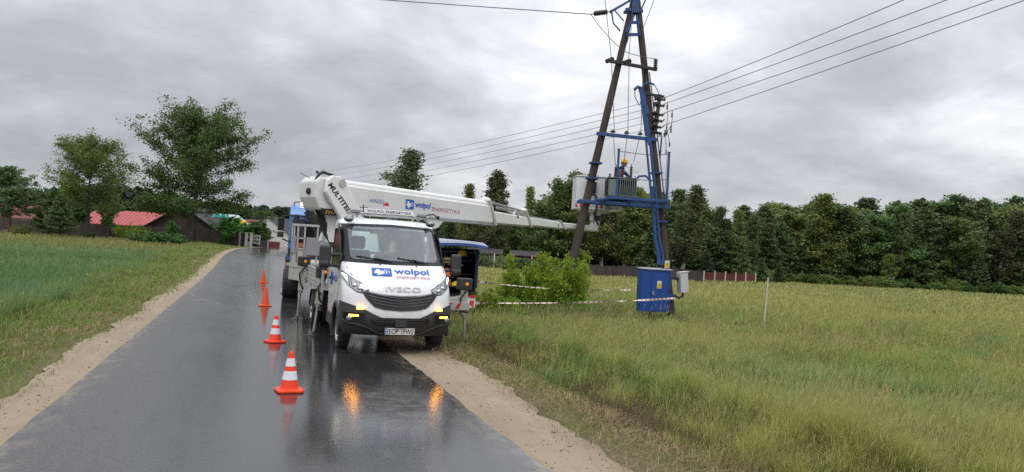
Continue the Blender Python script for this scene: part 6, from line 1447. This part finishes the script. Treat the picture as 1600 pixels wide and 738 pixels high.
# loose stones on the sandy shoulders
rng = np.random.default_rng(123); n = 1800; yy_ = 4+rng.uniform(0, 1, n)**2.0*45; sd_ = rng.uniform(size=n) < .55
xx_ = np.where(sd_, 2.62+rng.uniform(0, 1, n)**.8*1.05, -1.97-rng.uniform(0, 1, n)**.8*.75); strayn = rng.uniform(size=n) < .10; xx_ = np.where(strayn, np.where(sd_, 2.62-rng.uniform(0, .4, n), -1.97+rng.uniform(0, .4, n)), xx_)
sz_ = rng.uniform(.004, .013, n)*(1+rng.uniform(size=n)**8*2); zz_ = rise(yy_)+.012; V_ = []; 
oc = np.array([[1, 0, 0], [0, 1, 0], [-1, 0, 0], [0, -1, 0], [0, 0, .8], [0, 0, -.5]]); an = rng.uniform(0, 6.28, n); ca, sa = np.cos(an), np.sin(an)
v = oc[None]*sz_[:, None, None]*rng.uniform(.6, 1.3, (n, 6, 1)); v = np.stack([v[..., 0]*ca[:, None]-v[..., 1]*sa[:, None], v[..., 0]*sa[:, None]+v[..., 1]*ca[:, None], v[..., 2]], -1)+np.stack([xx_, yy_, zz_], 1)[:, None]
tf_ = np.array([[0, 1, 4], [1, 2, 4], [2, 3, 4], [3, 0, 4], [1, 0, 5], [2, 1, 5], [3, 2, 5], [0, 3, 5]]); tr_ = (np.arange(n)*6)[:, None, None]+tf_[None]
tag(np_mesh('gravel', v.reshape(-1, 3), tris=tr_.reshape(-1, 3), mat=worn('pebble', (.30, .26, .21), .8, amt=.8, scale=8, dirt=(.10, .09, .08))), 'small loose stones scattered over the sandy shoulders', 'gravel', kind='stuff')

# ================================================================== GRASS
PXA = 1.5625/1209
def field_points(rng, n, px0, px1, dmax=150, ymin=2.0, dpow=0.0):
    """ground points, thinning with distance from the road end nearest us"""
    px = rng.uniform(px0, px1, n); hy = 372+.056*(px-393); k = rng.uniform(0, 1, n)
    dy = 12+(430-12)*k**1.12; v = cf[None]+cr[None]*((px-800)/FPX)[:, None]-cu[None]*((hy+dy-369)/FPX)[:, None]
    t_ = (0-CAM_H)/v[:, 2]; x = v[:, 0]*t_; y = v[:, 1]*t_
    for _ in range(3):
        z = hgt(x, y); t_ = (z-CAM_H)/v[:, 2]; t_ = np.clip(t_, 1, 400); x = v[:, 0]*t_; y = v[:, 1]*t_
    m = (t_ < dmax) & (t_ > 1.5); return x[m], y[m], t_[m]
def blades(rng, x, y, z, h, w, lean, col, tipcol=None, lying=False):
    n = len(x); az = rng.uniform(0, 6.283, n); sd = np.stack([np.cos(az), np.sin(az), np.zeros(n)], 1); la = rng.uniform(0, 6.283, n)
    wind = np.array([.22, -.12, 0]); ld = np.stack([np.cos(la), np.sin(la), np.zeros(n)], 1)+wind; up = np.array([0, 0, 1.0])
    b = np.stack([x, y, z], 1); h = h[:, None]; w = w[:, None]; le = lean[:, None]
    m1 = b+up*h*.55+ld*h*le*.25; tp = b+up*h*(1-.25*le)+ld*h*le*.9
    if lying: m1 = b+up*.02+ld*h*.5; m1[:, 2] += rng.uniform(0, .06, n); tp = b+ld*h; tp[:, 2] = z+rng.uniform(.005, .07, n)
    v = np.stack([b-sd*w*.5, b+sd*w*.5, m1-sd*w*.42, m1+sd*w*.42, tp], 1).reshape(-1, 3); i = np.arange(n)*5
    q = np.stack([i, i+1, i+3, i+2], 1); tr = np.stack([i+2, i+3, i+4], 1)
    c = np.repeat(col[:, None, :], 5, 1)
    if tipcol is not None: c[:, 4] = tipcol; c[:, 2:4] = c[:, 2:4]*.6+tipcol[:, None, :]*.4
    return v, q, tr, c.reshape(-1, 3), tp
def spikes(rng, tp, L, w, col):
    n = len(tp); az = rng.uniform(0, 6.283, n); sd = np.stack([np.cos(az), np.sin(az), np.zeros(n)], 1); d = rng.normal(size=(n, 3))*.25+np.array([.25, -.1, 1.0]); d /= np.linalg.norm(d, axis=1)[:, None]
    a = tp-d*L[:, None]*.2; m_ = tp+d*L[:, None]*.35; e = tp+d*L[:, None]; v = np.stack([a, m_-sd*w[:, None]*.5, e, m_+sd*w[:, None]*.5], 1).reshape(-1, 3)
    return v, np.arange(4*n).reshape(n, 4), np.repeat(col, 4, 0)
def merge_blades(name, parts, label):
    V_, Q_, T_, C_ = [], [], [], []; o = 0
    for p_ in parts:
        V_.append(p_[0]); Q_.append(p_[1]+o)
        if p_[2] is not None: T_.append(p_[2]+o)
        C_.append(p_[3]); o += len(p_[0])
    ob = np_mesh(name, np.concatenate(V_), quads=np.concatenate(Q_), tris=np.concatenate(T_) if T_ else None, mat=M['grass'], col=np.concatenate(C_)); return tag(ob, label, 'grass', kind='stuff')
def lerp(a, b, f): return np.array(a)[None]*(1-f[:, None])+np.array(b)[None]*f[:, None]
rng = np.random.default_rng(21)
def fr(x, y, s_, seed): return np.clip(.5+.5*(vn(x, y, s_, seed)+.5*vn(x, y, s_*2.3, seed+1)+.3*vn(x, y, s_*5.1, seed+2))*1.2, 0, 1)
# --- right meadow
x, y, d = field_points(rng, 1000000, 350, 2050); xr_ = x-road_dx(y)
edge = 4.75+.35*vn(y, 0, .5, 31)+.25*vn(y, 5, 1.7, 32)-.9*S(13.5, 17, y)*(1-S(30, 60, y))
ok = (xr_ > edge) & (d < 150)
ok &= ~((x > 4.2) & (x < 6.2) & (y > 20.1) & (y < 23.2) & (rng.uniform(size=len(x)) < .9))
x, y, d, xr_, edge = x[ok], y[ok], d[ok], xr_[ok], edge[ok]; n = len(x); z = hgt(x, y)-.03
f1 = fr(x, y, .11, 40); f2 = fr(x, y, .45, 44); f3 = fr(x, y, 1.6, 48); f4 = fr(x, y, 3.6, 52); u = rng.uniform(0, 1, n); dist = S(14, 60, d)
cg = lerp((.135, .225, .055), (.26, .30, .085), f1); cb = lerp((.15, .27, .10), (.20, .29, .11), u); bl = np.exp(-(((x-8.5)/2.2)**2+((y-9.5)/3.2)**2)); c = cg*(1-bl[:, None]*.75)+cb*bl[:, None]*.75
straw = lerp((.44, .39, .15), (.54, .48, .22), u); sw_f = np.clip(.14+.50*dist+.55*(f2-.5)+.35*(f3-.5), 0, .8); pick = rng.uniform(size=n) < sw_f
c[pick] = c[pick]*.45+straw[pick]*.55
near_e = np.exp(-((xr_-edge)/.7)**2)*(1-S(20, 40, y)); bp = rng.uniform(size=n) < near_e*.22+.5*near_e*(f3 > .66); c[bp] = lerp((.16, .10, .05), (.36, .28, .15), rng.uniform(size=bp.sum()))
c *= rng.uniform(.78, 1.30, n)[:, None]*(1.0+.30*(1-S(0, 2.5, xr_-edge))*(1-S(25, 45, y)))[:, None]  # colour lifted along the road edge to offset shade on the tall grass
hh = (.24+.20*f2+.22*(f3-.45))*rng.uniform(.55, 1.2, n)*(1-.15*dist)*(1-.55*np.exp(-((x-11.8)/3.2)**2-((y-20.8)/4.2)**2)); hh *= (.75+.25*S(0, 1.0, xr_-edge))*(.72+.62*f4*(1-.5*dist)); c *= (.82+.36*f4)[:, None]; hh[bp] *= .8
# long grass is trampled round the tower foot and thinner far off
w = np.maximum(.0035, d*PXA*(.50+.35*dist))*rng.uniform(.6, 1.3, n)
P1 = blades(rng, x, y, z, hh, w, rng.uniform(.1, .95, n)**1.3, c, c*np.array([1.12, 1.05, .95]))
hp = (rng.uniform(size=n) < .06+.07*f2) & (d < 70); k = hp.sum(); us_ = rng.uniform(0, 1, k)
P2 = blades(rng, x[hp], y[hp], z[hp], hh[hp]*rng.uniform(1.15, 1.7, k), w[hp]*.45, rng.uniform(.1, .55, k), lerp((.30, .31, .10), (.44, .39, .15), us_))
sv, sq, sc_ = spikes(rng, P2[4], rng.uniform(.05, .11, k), np.maximum(.006, w[hp]*.9), lerp((.44, .42, .16), (.34, .31, .13), us_))
merge_blades('meadow_grass', [P1[:4], P2[:4], (sv, sq, None, sc_)], 'tall yellow green meadow grass with seed heads right of the road')
# --- ditch edge: dead brown stalks, dry clumps
n = 15000; y = 4+ (rng.uniform(0, 1, n)**1.2)*22; x = 5.05+.25*vn(y, 0, .35, 3)+rng.normal(size=n)*.42; m_ = (fr(x, y, .55, 60) > .42); x, y = x[m_], y[m_]; n = len(x); z = hgt(x, y)-.03
c = lerp((.07, .045, .03), (.22, .15, .085), rng.uniform(0, 1, n)); D = np.hypot(x, y)
P1 = blades(rng, x, y, z, rng.uniform(.15, .5, n), np.maximum(.004, D*PXA*.6)*rng.uniform(.6, 1.2, n), rng.uniform(.3, 1.3, n), c)
merge_blades('dry_stalks', [P1[:4]], 'dead brown stalks along the shallow ditch on the right verge')
# --- mown strips with hay, both verges
def verge(name, xa, xb, seed, label, ystart, yend, n, strawf, hs, greens):
    rng = np.random.default_rng(seed); y = ystart+(yend-ystart)*rng.uniform(0, 1, n)**2.1; side = 1 if xb > 0 else -1
    u = rng.uniform(0, 1, n); a_ = xa+.20*vn(y, 0, .6, seed)+.12*vn(y, 3, 2.3, seed+1)+.06*vn(y, 3, 7.0, seed+5); b_ = xb+.2*vn(y, 8, .4, seed+2)-(.022*y if side < 0 else 0); u = u**(.8 if side > 0 else .8); x = a_+(b_-a_)*u; x = x+road_dx(y)
    dens = fr(x, y, .9, seed+3); edgef = S(0, .35, u); keep = rng.uniform(size=n) < (.15+.85*edgef)*(.35+.65*dens); x, y, u = x[keep], y[keep], u[keep]; n = len(x); z = hgt(x, y)-.012; D = np.hypot(x, y)
    fs = fr(x, y, .7, seed+7); st = rng.uniform(size=n) < strawf*(.25+1.3*fs**1.5); g = ~st
    c = lerp(greens[0], greens[1], rng.uniform(0, 1, n))*rng.uniform(.75, 1.2, n)[:, None]; dry = rng.uniform(size=n) < .32; c[dry] = lerp((.27, .23, .11), (.38, .31, .16), rng.uniform(size=dry.sum()))
    w = np.maximum(.0045, D*PXA*.75)*rng.uniform(.6, 1.2, n); hh = hs*(.35+.9*u)*rng.uniform(.4, 1.3, n)*(.5+fr(x, y, 1.3, seed+9))
    P1 = blades(rng, x[g], y[g], z[g], hh[g], w[g], rng.uniform(.2, 1.0, g.sum()), c[g])
    cs = lerp((.24, .17, .09), (.44, .34, .19), rng.uniform(0, 1, st.sum())); zs = z[st]+rng.uniform(0, .10, st.sum())*fs[st]
    P2 = blades(rng, x[st], y[st], zs, rng.uniform(.12, .32, st.sum()), w[st]*.7, rng.uniform(.5, 1, st.sum()), cs, lying=True)
    return merge_blades(name, [P1[:4], P2[:4]], label)
verge('mown_grass', 3.15, 5.3, 70, 'mown verge grass and hay between the sand and the tall grass', 3.5, 60, 120000, .55, .15, ((.15, .22, .045), (.25, .27, .07)))
verge('verge_grass', -2.30, -4.7, 80, 'short rough verge grass left of the road', 4.5, 95, 150000, .24, .27, ((.15, .27, .045), (.24, .32, .065)))
# --- crop field on the left
rng = np.random.default_rng(90)
x, y, d = field_points(rng, 330000, -520, 420); xr_ = x-road_dx(y); ce = -3.7-.032*y+.2*vn(y, 0, .5, 91)
ok = (xr_ < ce); x, y, d = x[ok], y[ok], d[ok]; n = len(x); z = hgt(x, y)-.03; f1 = fr(x, y, .15, 92); f2 = fr(x, y, .6, 95); fa = S(60, 66, y+2*vn(x, 0, .3, 97)); u = rng.uniform(0, 1, n)
c = lerp((.13, .235, .095), (.175, .275, .125), f1); weeds = rng.uniform(size=n) < .16+.3*(f2 > .72); c[weeds] = lerp((.15, .22, .05), (.24, .25, .09), rng.uniform(size=weeds.sum()))
cf_ = lerp((.17, .22, .06), (.30, .28, .11), np.clip(u*.7+f2*.4, 0, 1)); c = c*(1-fa[:, None])+cf_*fa[:, None]; c *= rng.uniform(.78, 1.22, n)[:, None]
hh = (.42+.12*f1)*rng.uniform(.7, 1.1, n)*(1-.15*fa); w = np.maximum(.006, d*PXA*.95)*rng.uniform(.6, 1.3, n)
P1 = blades(rng, x, y, z, hh, w, rng.uniform(.05, .5, n), c, c*np.array([1.08, 1.08, 1.05]))
wf2 = (rng.uniform(size=n) < .0012) & (d < 40); k = wf2.sum(); sv, sq, sc_ = spikes(rng, P1[4][wf2], np.full(k, .05), np.full(k, .05), np.tile(np.array([[.6, .6, .52]]), (k, 1)))
merge_blades('crop_field', [P1[:4], (sv, sq, None, sc_)], 'dense blue green crop field left of the road with paler weeds')
# grass hugging posts, outrigger and bush foot
rng = np.random.default_rng(99); XS = []; YS = []
for (cx_, cy_, r_, n) in ((9.5, 23.0, .8, 900), (13.0, 21.9, .5, 600), (12.3, 22.0, .7, 700), (7.0, 21.0, 1.3, 1500), (8.8, 21.6, 1.4, 1500), (4.3, 15.5, .35, 260), (3.55, 14.9, .35, 160)):
    XS.append(cx_+rng.normal(size=n)*r_*.6); YS.append(cy_+rng.normal(size=n)*r_*.5)
x = np.concatenate(XS); y = np.concatenate(YS); n = len(x); z = hgt(x, y)-.02; c = lerp((.12, .20, .05), (.25, .25, .10), rng.uniform(0, 1, n)); d = np.hypot(x, y)
hh = np.where(y < 17, rng.uniform(.08, .25, n), np.where(x > 11, rng.uniform(.08, .28, n), rng.uniform(.25, .65, n))); P1 = blades(rng, x, y, z, hh, np.maximum(.006, d*PXA*.8)*rng.uniform(.6, 1.2, n), rng.uniform(.1, .7, n), c)
merge_blades('grass_tufts', [P1[:4]], 'longer grass tufts round the tower feet and the bushes')

# --- broad weeds, flowers and sprawling clumps in the meadow near us
rng = np.random.default_rng(131); n = 260; yc = 5+rng.uniform(0, 1, n)**1.3*20; xc = 4.9+rng.uniform(0, 1, n)**1.2*(3+yc*.8); kk = rng.integers(0, 4, n)
B = [[], [], [], []]; 
for i in range(n):
    k = kk[i]; m = (60, 40, 46, 30)[k]; rr_ = rng.uniform(.10, .34); h_ = rng.uniform(.2, .55); x = xc[i]+rng.normal(size=m)*rr_; y = yc[i]+rng.normal(size=m)*rr_; B[k].append(np.stack([x, y, np.full(m, h_)], 1))
parts = []
for k, (ca_, cb2, wd) in enumerate((((.15, .33, .05), (.27, .42, .07), .009), ((.34, .27, .11), (.44, .36, .16), .004), ((.10, .24, .09), (.16, .30, .12), .007), ((.13, .09, .05), (.24, .17, .09), .004))):
    a = np.concatenate(B[k]); x, y, h_ = a[:, 0], a[:, 1], a[:, 2]; m = len(x); d = np.hypot(x, y)
    parts.append(blades(rng, x, y, hgt(x, y)-.02, h_*rng.uniform(.5, 1.35, m), np.maximum(wd, d*PXA*.55)*rng.uniform(.7, 1.4, m), rng.uniform(.2, 1.3, m), lerp(ca_, cb2, rng.uniform(0, 1, m)))[:4])
merge_blades('meadow_weeds', parts, 'scattered weed clumps, fresh green and straw coloured, in the near meadow')
n = 420; yc = 6+rng.uniform(0, 1, n)*9; xc = 5.2+rng.uniform(0, 1, n)*6; f_ = fr(xc, yc, .5, 140) > .55; xc, yc = xc[f_], yc[f_]; n = len(xc); zc = hgt(xc, yc)+rng.uniform(.25, .5, n)
v, q = leaf_mesh(rng, np.stack([xc, yc, zc], 1), .022, .9); mf = np_mesh('field_flowers', v, quads=q, mat=principled('flower_violet', (.16, .13, .34), .7)); tag(mf, 'tiny violet flowers sprinkled in the near meadow grass', 'flowers', kind='stuff')
